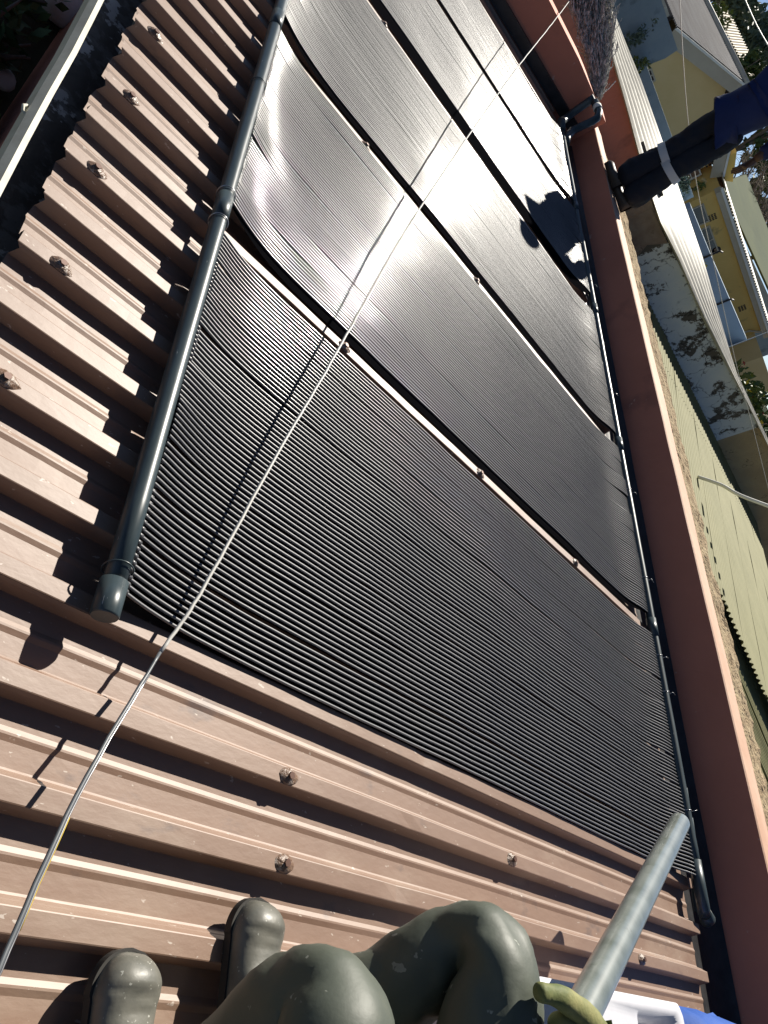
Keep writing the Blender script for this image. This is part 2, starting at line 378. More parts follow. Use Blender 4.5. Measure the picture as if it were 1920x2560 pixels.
for u, k in [(1.13, 2), (1.145, 1), (2.05, 2), (2.9, 1), (0.30, 5), (0.305, 7), (0.285, 9), (0.285, 11), (0.27, 13), (1.16, 10), (1.96, 10), (2.75, 10), (1.16, 17), (2.0, 17), (1.2, 24)]:
    screw_at(u, k)

# building body below the roof
house = thing('own_building', (2.4, 3, -2.7), 'terracotta building carrying the brown metal roof, seen below the gutter', 'building')
mb = MB(); mb.wbox(0.50, 3.96, -3.0, 7.5, -2.7, -0.12); part('outer_wall', mb, M['orange'], house)
mb = MB()
mb.ubox(0.28, 3.5, -2.5, 7.3, -0.10, -0.055); part('roof_deck', mb, M['bitumen'], house)

# left gutter
gut = thing('eaves_gutter', U(0.15, 2, -0.1), 'cream lipped gutter with flaking black lining below the torn sheet ends', 'gutter')
def gut_run(name, m, prof_fn):
    mb = MB(); rows = []
    for i in range(41):
        v = -0.6 + i * 0.2
        off = 0.150 - 0.028 * (v - 1.5) + 0.004 * nz(v * 2.2, 5)
        rows.append([U(off + du, v, w + 0.004 * nz(v * 1.7)) for du, w in prof_fn])
    mb.grid(rows, smooth=False); return part(name, mb, m, gut)
gut_run('gutter_lining', M['gutin'], [(0.0, -0.03), (0.004, -0.13), (0.02, -0.16), (0.12, -0.165), (0.16, -0.11)])
gut_run('gutter_lip', M['gutlip'], [(0.001, -0.032), (0.0, -0.020), (-0.013, -0.018), (-0.028, -0.036), (-0.034, -0.07), (-0.006, -0.15), (0.03, -0.175), (0.13, -0.172)])
for v in (1.72, 3.4):
    mb = MB(); p = 0.150 - 0.028 * (v - 1.5)
    mb.tube([U(p - .018, v - .02, -.05), U(p - .036, v - .012, -.045), U(p - .04, v, -.042), U(p - .034, v + .012, -.045), U(p - .018, v + .02, -.05)], 0.004, 6)
    part('gutter_bracket', mb, M['gutlip'], gut)

# right-hand black gutter between the sheets and the parapet
mb = MB(); rows = []
for i in range(46):
    v = -0.9 + i * 0.18
    wv = 0.006 * nz(v * 3, 9)
    rows.append([U(u, v, w + wv * f) for u, w, f in [(3.40, -0.05, 1), (3.56, -0.052, 1), (3.66, -0.10, 1), (3.86, -0.10, 1), (3.945, -0.05, 2), (3.962, -0.034, 0.4)]])
mb.grid(rows, smooth=True)
solo('valley_gutter', mb, M['bitumen'], U(3.7, 3, -0.1), 'black bitumen lined channel between the sheet ends and the terracotta parapet', 'gutter')

# ------------------------------------------------------------------ parapet wall and back wall
def wall_run(mb, prof_fn, ys, wob=0.004):
    rows = []
    for y in ys: rows.append([p + Vector((wob * nz(y * 2.3, p.z * 9, 4), 0, wob * nz(y * 1.9, p.x * 3, 7))) for p in prof_fn(y)])
    mb.grid(rows, smooth=False)
par = thing('parapet_wall', (4.07, 3, -0.1), 'terracotta parapet wall with sunlit top along the right of the roof', 'wall')
ys = [-1.5 + 0.09 * i for i in range(101)]
XI, XO, ZT = 3.972, 4.205, 0.556
mb = MB(); wall_run(mb, lambda y: [Vector((XI, y, -.4)), Vector((XI, y, 0.1)), Vector((XI - .001, y, ZT - .006))], ys, 0.003)
part('inner_face', mb, M['orange'], par)
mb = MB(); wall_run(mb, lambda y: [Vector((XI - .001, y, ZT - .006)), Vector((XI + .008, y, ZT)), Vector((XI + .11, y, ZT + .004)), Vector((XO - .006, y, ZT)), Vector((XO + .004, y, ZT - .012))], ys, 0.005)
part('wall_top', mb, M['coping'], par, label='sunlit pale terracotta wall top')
mb = MB(); wall_run(mb, lambda y: [Vector((XO + .004, y, ZT - .012)), Vector((XO, y, -.1)), Vector((XO, y, -2.7))], ys, 0.002)
part('outer_face', mb, M['orange'], par)
# rough mortar ledge beyond
mb = MB(); rows = []
for i in range(150):
    y = -1.5 + 0.06 * i
    row = []
    for j in range(22):
        t = j / 21
        x = XO + 0.006 + t * (0.66 + 0.12 * nz(y * 2, 3))
        z = ZT - 0.022 - 0.012 * t + 0.020 * nz(x * 9, y * 9, 1) + 0.012 * nz(x * 30, y * 30, 2) - (0.35 * max(0, t - 0.86) / 0.14)
        row.append(Vector((x, y, z)))
    rows.append(row)
mb.grid([list(reversed(r)) for r in rows], smooth=False)
solo('rubble_ledge', mb, M['mortar'], (4.4, 3, 0.3), 'rough crumbling mortar and brick ledge behind the parapet top', 'wall')

bw = thing('back_wall', (2.7, 7.3, 0), 'shaded low terracotta wall closing the far end of the roof', 'wall')
mb = MB(); mb.slab([(0.6, 7.28, -0.4), (3.97, 7.28, -0.4), (3.97, 7.28, 0.66), (3.3, 7.28, 0.66), (0.6, 7.28, 0.50)], (0, 0.22, 0)); part('wall_body', mb, M['orange'], bw)
mb = MB(); mb.box(U(0.6, 7.27, 0) + Vector((0, 0, -.0)), Vector((3.3 * CT, 0, 3.3 * ST)), Vector((0, -0.05, 0)), Vector((0, 0, 0.10))); part('flashing', mb, M['bitumen'], bw)

# ------------------------------------------------------------------ solar heating mats
GAPS = [(0.656, 1.772), (1.902, 3.004), (3.135, 4.245), (4.470, 5.500), (5.632, 6.740)]
HU0, HU1, HW = 0.603, 3.522, 0.040
places = ['nearest the boots, under the hanging string', 'second from the boots, between the two pale gaps', 'third from the boots, in the middle of the row',
          'fourth from the boots, crossed by the standing man\'s shadow', 'farthest from the boots, below the back wall']
def tube_path(v0, g, mi, lo, seg):
    pts = []
    ua, ub = HU0 + 0.020, HU1 - 0.020
    sa, sb = 0.11 + 0.03 * nz(g * 3.1, mi), 0.075 + 0.035 * nz(g * 2.3, mi, 5)
    for i in range(seg + 1):
        t = i / seg
        # denser sampling at both ends
        t = t + 0.12 * math.sin(2 * math.pi * t) * -1
        u = ua + (ub - ua) * t
        fa = math.exp(-((u - ua) / (0.085 + sa * 0.30)) ** 1.15); fb = math.exp(-((ub - u) / (0.10 + sb)) ** 2)
        w = 0.0092 + 0.036 * fa + 0.030 * fb
        w += 0.0060 * nz(u * 2.3, v0 * 2.0, mi * 3.7) + 0.0022 * nz(u * 6.0, v0 * 5, 4.0 + mi)
        w += 0.0065 * nz(u * 4.0, g * 1.9 + mi, 2.0) * (0.25 + fa + fb)
        v = v0 + (0.0 if g == 0 and mi == 0 else 0.0035) * nz(u * 3.2, g * 2.7 + mi * 5, 9.0) * (fa + fb) + 0.0035 * nz(u * 1.3, g * 1.3, 6.0 + mi)
        v += fa * (0.010 - 0.016 * (v0 - va) / (vb - va))
        w += 0.0011 * nz(v0 * 313.0, mi * 9.1)
        v += 0.010 * fb * nz(g * 0.9 + mi, 3.0) + 0.0012 * nz(u * 9, v0 * 70, 2)
        if mi == 4: v += 0.10 * max(0, (v0 - 6.2) / 0.5) * (math.sin(u * 2.6 - 3.2)) * 0.6
        pts.append(U(u, v, max(w, 0.0070)))
    return pts
for mi, (va, vb) in enumerate(GAPS):
    mt = thing('solar_heating_mat', U(2.05, (va + vb) / 2, 0), 'black ribbed rubber pool heating mat, ' + places[mi], 'heating mat', 'black solar heating mats lying side by side on the roof')
    ng = 9; gp = 0.0020
    pitch = (vb - va - gp * (ng - 1)) / (ng * 8 - 1)
    seg = 46 if mi < 2 else 34
    allt = MB()
    web = MB()
    for g in range(ng):
        vs = [va + (g * 8 + j) * pitch + g * gp for j in range(8)]
        paths = [tube_path(v, g, mi, 0, seg) for v in vs]
        for p in paths:
            if mi < 2:
                b = MB(); b.tube(p, 0.0037, 8, cap=False); part('tube', b, M['rubber'], mt)
            else: allt.tube(p, 0.0037, 6, cap=False)
        dn = U(0, 0, -0.0036)
        rows = [[q + dn for q in p] for p in paths]
        e0 = [q + Vector((0, -(.004, .040, .045, .140, .040)[mi] * min(1, .15 + 4 * min(k_, len(paths[0]) - 1 - k_) / len(paths[0])), 0)) + U(0, 0, -.0065) for k_, q in enumerate(paths[0])]; e1 = [q + dn + Vector((0, .004, 0)) for q in paths[-1]]  # first edge widened as a black strip standing in for shade in the gap
        web.grid([e0] + rows + [e1], smooth=True)
    part('rubber_web', web, M['web'], mt)
    if mi >= 2: part('tubes', allt, M['rubber'], mt, kind='stuff')

# ------------------------------------------------------------------ pipes
def pipe_thing(name, label, group=None, loc=None): return thing(name, loc, label, 'pipe', group)
lh = pipe_thing('header_pipe', 'long dark header pipe with end cap along the lower side of the mats', loc=U(HU0, 3, HW))
R_H = 0.0220
mb = MB(); mb.tube([U(HU0 + 0.001 * nz(v * 3), 0.655 + v, HW + .0012 * nz(v * 2, 4)) for v in [i * 0.2 for i in range(34)]], R_H, 24); part('pipe_body', mb, M['pvc'], lh)
mb = MB(); mb.tube([U(HU0, 0.602, HW), U(HU0, 0.606, HW), U(HU0, 0.675, HW)], [R_H + .002, R_H + .0045, R_H + .0045], 28); part('end_cap', mb, M['pvc'], lh)
for v in (1.86, 3.05, 4.30, 5.55):
    mb = MB(); mb.tube([U(HU0, v - .055, HW), U(HU0, v + .0, HW), U(HU0, v + .055, HW)], R_H + .0022, 24); part('coupling', mb, M['pvc'], lh)
def ring(u, w, v, R, r, slant=0.0, n=22, a0=0, a1=2 * math.pi):
    return [U(u + R * math.cos(a0 + (a1 - a0) * i / n), v + slant * math.sin(a0 + (a1 - a0) * i / n), w + R * math.sin(a0 + (a1 - a0) * i / n)) for i in range(n + 1)]
for v, ex in ((0.700, 0), (1.795, .004), (1.925, .004), (2.56, 0), (3.30, 0)):
    mb = MB(); mb.tube(ring(HU0, HW, v, R_H + ex * .3 + .0065 if v < .75 else R_H + ex * .3 + .003, .0016, 0.006), 0.0018, 5)
    part('tie_wire', mb, M['pvc'] if v > 2 or v < 1 else M['wire'], lh)
# stubs along the header where every tube plugs in
st = MB()
for mi, (va, vb) in enumerate(GAPS[:3]):
    n = 72
    for j in range(n):
        v = va + (vb - va) * j / (n - 1)
        st.tube([U(HU0 + 0.019, v + .010 - .016 * j / (n - 1), HW + .004), U(HU0 + 0.030, v + .010 - .016 * j / (n - 1), HW + .001)], 0.0048, 6)
part('tube_sockets', st, M['rubber'], lh, kind='stuff')

rh = pipe_thing('header_pipe', 'upper dark header pipe between the mats and the parapet, ending in an elbow', loc=U(HU1, 3, HW))
mb = MB(); mb.tube([U(HU1 + 0.0015 * nz(v * 3, 2), 0.60 + v, HW + .0012 * nz(v * 2, 9)) for v in [i * 0.2 for i in range(32)]], R_H, 24); part('pipe_body', mb, M['pvc'], rh)
for v in (1.82, 3.05, 4.30, 5.55):
    mb = MB(); mb.tube([U(HU1, v - .05, HW), U(HU1, v + .05, HW)], R_H + .004, 24); part('coupling', mb, M['pvc'], rh)
mb = MB(); mb.tube([U(HU1, .72, HW), U(HU1, .62, HW), U(HU1, .575, HW), U(HU1 + .012, .545, HW - .004), U(HU1 + .045, .525, HW - .015)], R_H + .004, 24); part('elbow', mb, M['pvc'], rh)
mb = MB(); mb.tube([U(HU1 + .045, .525, HW - .015), U(HU1 + .13, .515, HW - .03), U(HU1 + .15, .512, HW - .05)], R_H + .006, 24); part('outlet_stub', mb, M['pvc'], rh)
for v, a in ((.92, .7), (1.47, 0.2), (1.66, 0.5), (2.11, 0.0), (2.7, .3), (3.5, .1), (4.6, 0.0)):
    mb = MB()
    p = [U(HU1 - .026, v, HW - .01), U(HU1 - .018, v, HW + .018), U(HU1, v + .003, HW + .0245), U(HU1 + .025, v + .006, HW + .015), U(HU1 + .045, v + .008, HW + .012), U(HU1 + .062, v + .01, HW + .0)]
    mb.tube(p, 0.0016, 5)
    mb.tube([p[4], p[4] + U(.01, .012 * (1 - a), .012), p[4] + U(.03, -.004 + .02 * a, .015)], 0.0014, 5)
    part('tie_wire', mb, M['wire'], rh)

fp = pipe_thing('feed_pipe', 'thinner dark pipe strapped beside the upper header next to the parapet', loc=U(3.6, 3, .035))
FU = 3.563
path = [U(FU + .004 * nz(v * 2), v, .034 + .001 * nz(v * 3, 3)) for v in [0.86 + i * .2 for i in range(30)]]
path = [U(3.69, .55, -.045), U(3.675, .62, -.035), U(3.645, .70, -.01), U(3.61, .78, .02)] + path
mb = MB(); mb.tube(path, 0.0150, 18); part('pipe_body', mb, M['pvc'], fp)
for v in (.80, .93, 3.9):
    mb = MB(); mb.tube([U(FU, v, .03), U(FU, v + .10, .034)], 0.0185, 18); part('coupling', mb, M['pvc'], fp)

rp = pipe_thing('riser_pipe', 'pair of dark pipes climbing the far corner and bending over the parapet', loc=U(3.6, 6.8, .05))
c0 = U(HU1 + .0, 6.78, .045)
mb = MB(); mb.tube([U(HU1, 6.72, HW), U(HU1 + .01, 6.90, HW + .01), atY(1415, 296, 7.14), atY(1440, 276, 7.18), atY(1470, 255, 7.20), atY(1486, 244, 7.20)], 0.036, 16); part('riser', mb, M['pvc'], rp)
mb = MB(); mb.tube([U(FU, 6.55, .04), U(FU + .01, 6.68, .06), atY(1432, 326, 6.84), atY(1460, 313, 6.86), atY(1480, 304, 6.88), atY(1493, 295, 6.90), atY(1497, 282, 6.98), atY(1493, 268, 7.06), atY(1486, 254, 7.12)], 0.035, 16); part('riser', mb, M['pvc'], rp)
mb = MB(); mb.tube([atY(1495, 274, 7.02), atY(1492, 266, 7.07)], 0.040, 16); part('collar', mb, M['white'], rp)

# ------------------------------------------------------------------ string across the roof
def smooth_path(p, n=10, jit=0.0):
    P = [Vector(q) for q in p]; out = []
    for i in range(len(P) - 1):
        a = P[max(i - 1, 0)]; b = P[i]; c = P[i + 1]; d = P[min(i + 2, len(P) - 1)]
        for j in range(n):
            t = j / n
            q = 0.5 * ((2 * b) + (c - a) * t + (2 * a - 5 * b + 4 * c - d) * t * t + (3 * b - a - 3 * c + d) * t ** 3)
            out.append(q + Vector((jit * nz(len(out) * .9, 1), 0, jit * nz(len(out) * .8, 7))))
    out.append(P[-1]); return out
def P3(px, py, w):
    r = ray(px, py); n_ = U(0, 0, 1); return CAM + r * ((w - 1.2) / r.dot(n_))
sp = [(-90, 2620, .14), (-5, 2425, .12), (190, 1990, .085), (386, 1655, .045), (485, 1509, .05), (590, 1322, .06), (700, 1122, .075), (800, 953, .085), (905, 768, .09), (1000, 600, .11), (1096, 450, .14), (1200, 298, .19), (1300, 160, .27), (1365, 78, .35), (1425, 0, .44), (1490, -90, .55)]
pp = smooth_path([P3(*p) for p in sp], 8, 0.003)
st = thing('washing_line', U(.775, .697, .05), 'thin kinked grey line strung above the mats from lower left to the thatch', 'string')
mb = MB(); mb.tube(pp[:26], 0.0034, 8); part('dark_strand', mb, M['stringd'], st)
mb = MB(); mb.tube(pp[25:], 0.0041, 8); part('grey_strand', mb, M['string'], st)
mb = MB(); mb.tube([p + Vector((.0045, 0, .001)) for p in pp[6:24]], 0.0016, 6); part('twisted_wire', mb, M['wire'], st)
mb = MB(); mb.tube([p + Vector((.007, 0, -.002)) for p in pp[10:16]], 0.002, 6); part('yellow_strand', mb, mat('yellow_strand', (0.55, 0.40, 0.04), .5), st)

# ------------------------------------------------------------------ thatch at the far end
tt = thing('thatched_shelter', (3.3, 8.2, .8), 'weathered thatch eave with ragged reed ends at the far corner of the roof', 'thatch')
def lerp_tab(tab, y):
    for (y0, a), (y1, b) in zip(tab, tab[1:]):
        if y0 <= y <= y1: return a + (b - a) * (y - y0) / (y1 - y0)
    return tab[-1][1]
TL = [(-120, 1385), (-60, 1405), (0, 1427), (80, 1445), (160, 1472), (245, 1494)]
TR = [(-120, 1552), (0, 1535), (130, 1527), (200, 1512), (245, 1499)]
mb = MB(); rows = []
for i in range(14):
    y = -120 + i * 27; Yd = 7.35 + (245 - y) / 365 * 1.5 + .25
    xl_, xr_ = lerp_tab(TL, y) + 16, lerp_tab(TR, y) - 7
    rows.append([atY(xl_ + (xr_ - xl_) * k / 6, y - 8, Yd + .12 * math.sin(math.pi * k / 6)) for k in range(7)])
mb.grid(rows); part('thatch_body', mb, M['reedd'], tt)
mb = MB()
rnd = random.Random(3)
for i in range(3600):
    y = -120 + 365 * rnd.random() ** .9
    xl_, xr_ = lerp_tab(TL, y), lerp_tab(TR, y)
    clump = 10 * noise.noise(Vector((y * .035, 2, 0)))
    x = xl_ + (xr_ - xl_) * rnd.random() + rnd.gauss(0, 3.5) + clump * .4
    Yd = 7.32 + (245 - y) / 365 * 1.5 + rnd.uniform(-.04, .18)
    tip = atY(x, y + rnd.uniform(-6, 10), Yd)
    d = Vector((-0.10 + rnd.gauss(0, .20), 1.0, 0.16 + rnd.gauss(0, .16))).normalized()
    L = rnd.uniform(.14, .34); bend = Vector((rnd.uniform(-.02, .02), 0, rnd.uniform(-.02, .02)))
    rr0 = rnd.uniform(.0030, .0058)
    mb.tube([tip, tip + d * L * .5 + bend, tip + d * L], [rr0 * .5, rr0, rr0], 3, cap=False, smooth=False)
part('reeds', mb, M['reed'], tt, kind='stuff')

# ------------------------------------------------------------------ neighbour's low roofs and cracked wall
def corrugated(mb, o, d, e, L, W, pitch=0.076, amp=0.009, nL=6, up=Vector((0, 0, 1)), wob=0.0, wave_end=0.0):
    """corrugations run along d (length L) and repeat along e (width W)"""
    o = Vector(o); d = Vector(d).normalized(); e = Vector(e).normalized(); n = max(4, int(W / pitch * 8)); rows = []
    for i in range(nL + 1):
        row = []
        for j in range(n + 1):
            s = W * j / n
            sag = wob * nz(i * .7, s * 2.0, 3)
            row.append(o + d * (L * i / nL + (wave_end * math.sin(s / pitch * 2 * math.pi) if i == 0 else 0)) + e * s + up * (amp * math.cos(2 * math.pi * s / pitch) + sag))
        rows.append(row)
    mb.grid(rows, smooth=True)
low = thing('low_neighbour_roof', (6, 5, .1), 'faded yellow-green corrugated roof below the rubble ledge', 'roof')
az = math.radians(24); dA = Vector((math.sin(az), math.cos(az), 0.004)); eA = Vector((math.cos(az), -math.sin(az), 0.012))
e_w = 1.9
oA = Vector((6.05, 4.02, 0.235))
for i in range(-4, 6):
    mb = MB(); o_ = oA + eA * (i * 0.76) + Vector((0, 0, 0.0)) - dA * (0.0 + 0.02 * (i % 3))
    corrugated(mb, o_, dA, eA, 6.5, 0.79, 0.076, 0.015, 10, wob=0.01); part('roof_sheet', mb, M['green_iron'], low)
dB = Vector((0.86, -0.50, 0.0)); eB = Vector((0.50, 0.86, 0.0))
for i in range(6):
    mb = MB(); corrugated(mb, Vector((4.3, 5.1, 0.14)) - eB * (0.72 * i - 1.2), dB, eB, 7.0, 0.75, 0.076, 0.015, 8, wob=0.01)
    part('roof_sheet', mb, M['green_iron'], low)
mb = MB(); mb.wbox(4.25, 14, -3, 8, -2.7, 0.05); part('wall', mb, M['mortar'], low)

cw = thing('cracked_boundary_wall', (8, 8.2, -1), 'old cracked plaster wall with white corrugated coping beyond the low roof', 'wall')
def panel(pts_xz, Y, d, m, name, parent, label=None):
    mb = MB(); mb.slab([(x, Y, z) for x, z in pts_xz], (0, d, 0)); return part(name, mb, m, parent, label)
def topZ(x): return 0.715 + (x - 6.0) * 0.048
panel([(5.612, -.6), (10.15, -.6), (10.15, topZ(10.15)), (5.612, topZ(5.6))], 8.0, 0.3, M['crack_white'], 'flaking_pale_panel', cw, 'flaking pale blue plaster')
panel([(10.15, -.6), (20, -.6), (20, topZ(20)), (10.15, topZ(10.15))], 8.0, 0.3, M['crack_tan'], 'ochre_panel', cw, 'cracked ochre plaster')
mb = MB(); mb.box((5.60, 8.004, -.6), (0.3, 0, 0), (0, 0.9, 0), (0, 0, 1.32)); mb.slab([(5.598, 7.985, -.6), (6.02, 7.985, -.6), (6.22, 7.985, .25), (6.05, 7.985, .5), (6.16, 7.985, .715), (5.598, 7.985, .70)], (0, .013, 0)); part('bare_stone_panel', mb, M['crack_stone'], cw, 'plaster fallen away from dark stones')
mb = MB(); mb.box((5.60, 8.906, -.6), (0.3, 0, 0), (0, 6, 0), (0, 0, 1.33)); part('terracotta_panel', mb, M['orange'], cw, 'terracotta painted end of the wall')
# white corrugated coping sheets laid lengthwise
def coping(pL, pR, name):
    mb = MB(); rows = []
    n = 7 * 8
    m_ = 24
    for i in range(m_ + 1):
        t = i / m_ * (len(pL) - 1); k = min(int(t), len(pL) - 2); f = t - k
        a = pL[k].lerp(pL[k + 1], f); b = pR[k].lerp(pR[k + 1], f)
        w = (b - a).length
        rows.append([a.lerp(b, j / n) + Vector((0.004 * nz(i * .9, j * .2), 0, 0.020 * math.cos(2 * math.pi * j / 8) * min(1, w / .8) + .006 * nz(i * .5, j * .1, 4))) for j in range(n + 1)])
    mb.grid(rows); return part(name, mb, M['cream_iron'], cw)
Z0 = 0.77
Lp = [atZ(1500, 30, Z0), atX(1526, 138, 5.45), atX(1562, 262, 5.45), atX(1595, 389, 5.45), atX(1640, 540, 5.55), atY(1700, 664, 7.9), atY(1757, 795, 7.9), atY(1827, 933, 7.9), atY(1872, 1016, 7.9), atY(1925, 1126, 7.9)]
Rp = [atX(1532, 30, 6.4), atX(1568, 125, 6.4), atX(1604, 215, 6.4), atX(1646, 335, 6.6), atX(1704, 500, 7.2), atY(1757, 657, 9.2), atY(1792, 782, 8.8), atY(1836, 925, 8.3), atY(1878, 1012, 8.1), atY(1931, 1122, 8.05)]
coping(Lp, Rp, 'corrugated_coping')
# small dark blocks on the coping beside the standing man
for (px, py, X) in [(1604, 378, 5.75), (1640, 474, 5.9)]:
    c = atX(px, py, X); mb = MB(); mb.box(c - Vector((.05, .11, .03)), (.10, 0, 0), (0, .22, 0), (0, 0, .09))
    solo('loose_block', mb, M['sole'], c, 'short dark block lying on the white coping ' + ('beyond the man' if py < 400 else 'just below the man'), 'block', 'dark blocks holding down the coping')
# white conduit arching over the low roof
a = atZ(1745, 1192, .27); b = atY(1850, 1238, 4.9); c = atY(1950, 1276, 4.7)
mb = MB(); mb.tube(smooth_path([a, a.lerp(b, .5) + Vector((0, 0, .03)), b, c, c + (c - b) * 2], 6), 0.020, 10)
solo('white_conduit', mb, M['white'], a, 'white plastic conduit arching out over the low corrugated roof', 'pipe')

# ------------------------------------------------------------------ leaves helper
def leaves(mb, c, rad, n, size, rnd, shell=0.5, cut=-1e9):
    c = Vector(c)
    for _ in range(n):
        while True:
            p = Vector((rnd.uniform(-1, 1), rnd.uniform(-1, 1), rnd.uniform(-1, 1)))
            if p.length < 1 and p.length > shell * rnd.random(): break
        q = c + Vector((p.x * rad[0], p.y * rad[1], p.z * rad[2]))
        if q.z < cut: continue
        if noise.noise(q * (1.6 / max(rad))) < -0.12: continue
        s = size * rnd.uniform(.6, 1.3)
        a = Vector((rnd.gauss(0, 1), rnd.gauss(0, 1), rnd.gauss(0, 1))).normalized(); b = a.orthogonal().normalized()
        b = (b + a.cross(b) * rnd.uniform(-1, 1)).normalized()
        cc = a.cross(b)
        mb.add([q - b * s, q + cc * s * .45, q + b * s, q - cc * s * .45], [(0, 1, 2, 3)])
def bush(name, label, cat, c, rad, n, size, m, seed, stems=True, extra=None, group=None):
    rnd = random.Random(seed); c = Vector(c)
    t = thing(name, c - Vector((0, 0, rad[2])), label, cat, group)
    mb = MB()
    for i in range(7):
        off = Vector((rnd.uniform(-.6, .6) * rad[0], rnd.uniform(-.6, .6) * rad[1], rnd.uniform(-.5, .5) * rad[2]))
        k = rnd.uniform(.35, .6)
        leaves(mb, c + off, tuple(r * k for r in rad), n // 7, size, rnd, .6)
    part('crown', mb, m, t)
    if extra:
        for (nm, mm, cnt, sz) in extra:
            mb = MB(); leaves(mb, c, tuple(r * .95 for r in rad), cnt, sz, rnd, .8); part(nm, mb, mm, t, kind='stuff')
    if stems:
        mb = MB(); b0 = c - Vector((0, 0, rad[2] * 1.3))
        for i in range(6):
            e = c + Vector((rnd.uniform(-.7, .7) * rad[0], rnd.uniform(-.7, .7) * rad[1], rnd.uniform(0, .7) * rad[2]))
            mb.tube([b0, b0.lerp(e, .5) + Vector((rnd.uniform(-.1, .1), 0, 0)) * rad[0], e], [size * .5, size * .3, size * .1], 5)
        part('trunk', mb, M['bark'], t)
    return t

# ------------------------------------------------------------------ blue boundary wall and yellow houses
YB = 27.0
bl = thing('blue_boundary_wall', (15, YB, -2), 'blue-grey boundary wall with stepped top beyond the white coping', 'wall')
zt = 1.02
xa = atY(1608, 168, YB).x; xr = atY(1735, 492, YB).x
mb = MB(); mb.wbox(xa, xr, YB, YB + .3, -2.7, zt); part('low_panel', mb, M['bluewall'], bl)
x0 = atY(1500, -60, YB).x; zb = atY(1693, 120, YB).z
xs = [x0, xa + .35 * 0 + (atY(1695, 122, YB).x - xa) * .0 + xa - xa]
mb = MB(); mb.slab([(x0 - 4, YB - .06, -2.7), (xa, YB - .06, -2.7), (xa + .02, YB - .06, 1.25), (xa + .09, YB - .06, 1.6), (xa + .05, YB - .06, zb), (x0 - 4, YB - .06, zb - .06)], (0, .35, 0)); part('tall_panel', mb, M['bluewall'], bl)
YL = 24.0
xc = atY(1782, 650, YL).x; xd = atY(1870, 850, YL).x; zl = atY(1782, 650, YL).z; zl2 = atY(1868, 850, YL).z
mb = MB(); mb.slab([(atY(1722, 520, YL).x, YL, -2.7), (xd, YL, -2.7), (xd, YL, zl2), (xc, YL, zl), (atY(1722, 520, YL).x, YL, atY(1738, 545, YL).z)], (0, .3, 0)); part('pale_panel', mb, M['bluelight'], bl, 'pale blue panel')
mb = MB(); e1 = atY(1870, 850, YL); e2 = atY(1940, 822, 20.0); e2.z = max(e2.z, e1.z)
mb.slab([(xd + .01, YL, -2.7), (e2.x, 20.0, -2.7), (e2.x, 20.0, e2.z), (xd + .01, YL, e1.z)], (.2, .2, 0)); part('brick_return', mb, M['bluelight'], bl, 'painted brick return wall with open joints')
for px, py in [(1795, 627), (1823, 747)]:
    c = atY(px, py, YL); mb = MB(); mb.tube([c + Vector((0, -.05, -1.0)), c + Vector((0, -.05, .06)), c + Vector((.15, .0, .12))], .035, 8); part('standpipe', mb, M['bootd'], bl)
bush('ivy', 'pale leafed ivy creeping over the top of the tall blue wall panel', 'plant', atY(1578, 95, YB - .4), (.35, .2, 1.1), 500, .07, M['leaf2'], 11, False)
bush('ivy', 'yellow-green ivy tuft at the step in the blue wall', 'plant', atY(1602, 160, YB - .4), (.35, .2, .35), 260, .07, M['leaf3'], 12, False)
bush('ivy', 'dark ivy hanging on the low end of the blue wall beside the man\'s knees', 'plant', atY(1716, 460, YB - .2), (.8, .2, .30), 420, .08, M['leaf2'], 13, False)

YG = 36.0
hg = thing('gabled_house', (20, YG + 5, -2.7), 'yellow house with broad beige gable verge and rusty grey corrugated roof', 'house')
E = atY(1690, 70, YG - .7); A = atY(1862, 212, YG - .7)
Rv = Vector((2 * A.x - E.x, E.y, E.z))
sl = (A - E)
wallE = Vector((E.x + .1, YG, E.z - .55)); 
mb = MB(); mb.slab([(E.x + .5, YG, -2.7), (2 * A.x - E.x - .5, YG, -2.7), (2 * A.x - E.x - .5, YG, E.z - .45), (A.x, YG, A.z - .62), (E.x + .5, YG, E.z - .45)], (0, 8, 0)); part('wall', mb, M['yellow'], hg)
for s, q in ((1, E), (-1, Rv)):
    mb = MB(); mb.slab([q, A, A - Vector((0, 0, .62)), q - Vector((0, 0, .62)) + Vector((s * .25, 0, .05))], (0, .05, 0)); part('verge_board', mb, M['fascia'], hg)
    mb = MB(); mb.slab([q + Vector((0, -.02, .05)), A + Vector((0, -.02, .05)), A + Vector((0, -.02, -.06)), q + Vector((0, -.02, -.06))], (0, -.05, 0)); part('white_edge_trim', mb, M['white'], hg)
    mb = MB(); dd = (A - q); W_ = dd.length
    for i in range(4):
        pass
    corrugated(mb, q + Vector((0, 0, .05)), dd, Vector((0, 1, 0)), W_, 22, 0.22, 0.03, 3); part('roof', mb, M['grey_iron'], hg)
mb = MB(); mb.tube([A + Vector((0, -.05, .08)), A + Vector((0, 22, .08))], .14, 8); part('ridge_cap', mb, M['cream_iron'], hg)
mb = MB(); mb.box(E + Vector((-.55, 1.0, -.35)), (.45, 0, 0), (0, 20, 0), (0, 0, .3)); part('pale_eave_board', mb, M['cream_iron'], hg)
mb = MB(); mb.box(E + Vector((-.12, .9, -.34)), (.14, 0, 0), (0, 20, 0), (0, 0, .38)); part('eave_shadow_strip', mb, M['dark'], hg)  # dark strip standing in for the shadow line along the eave
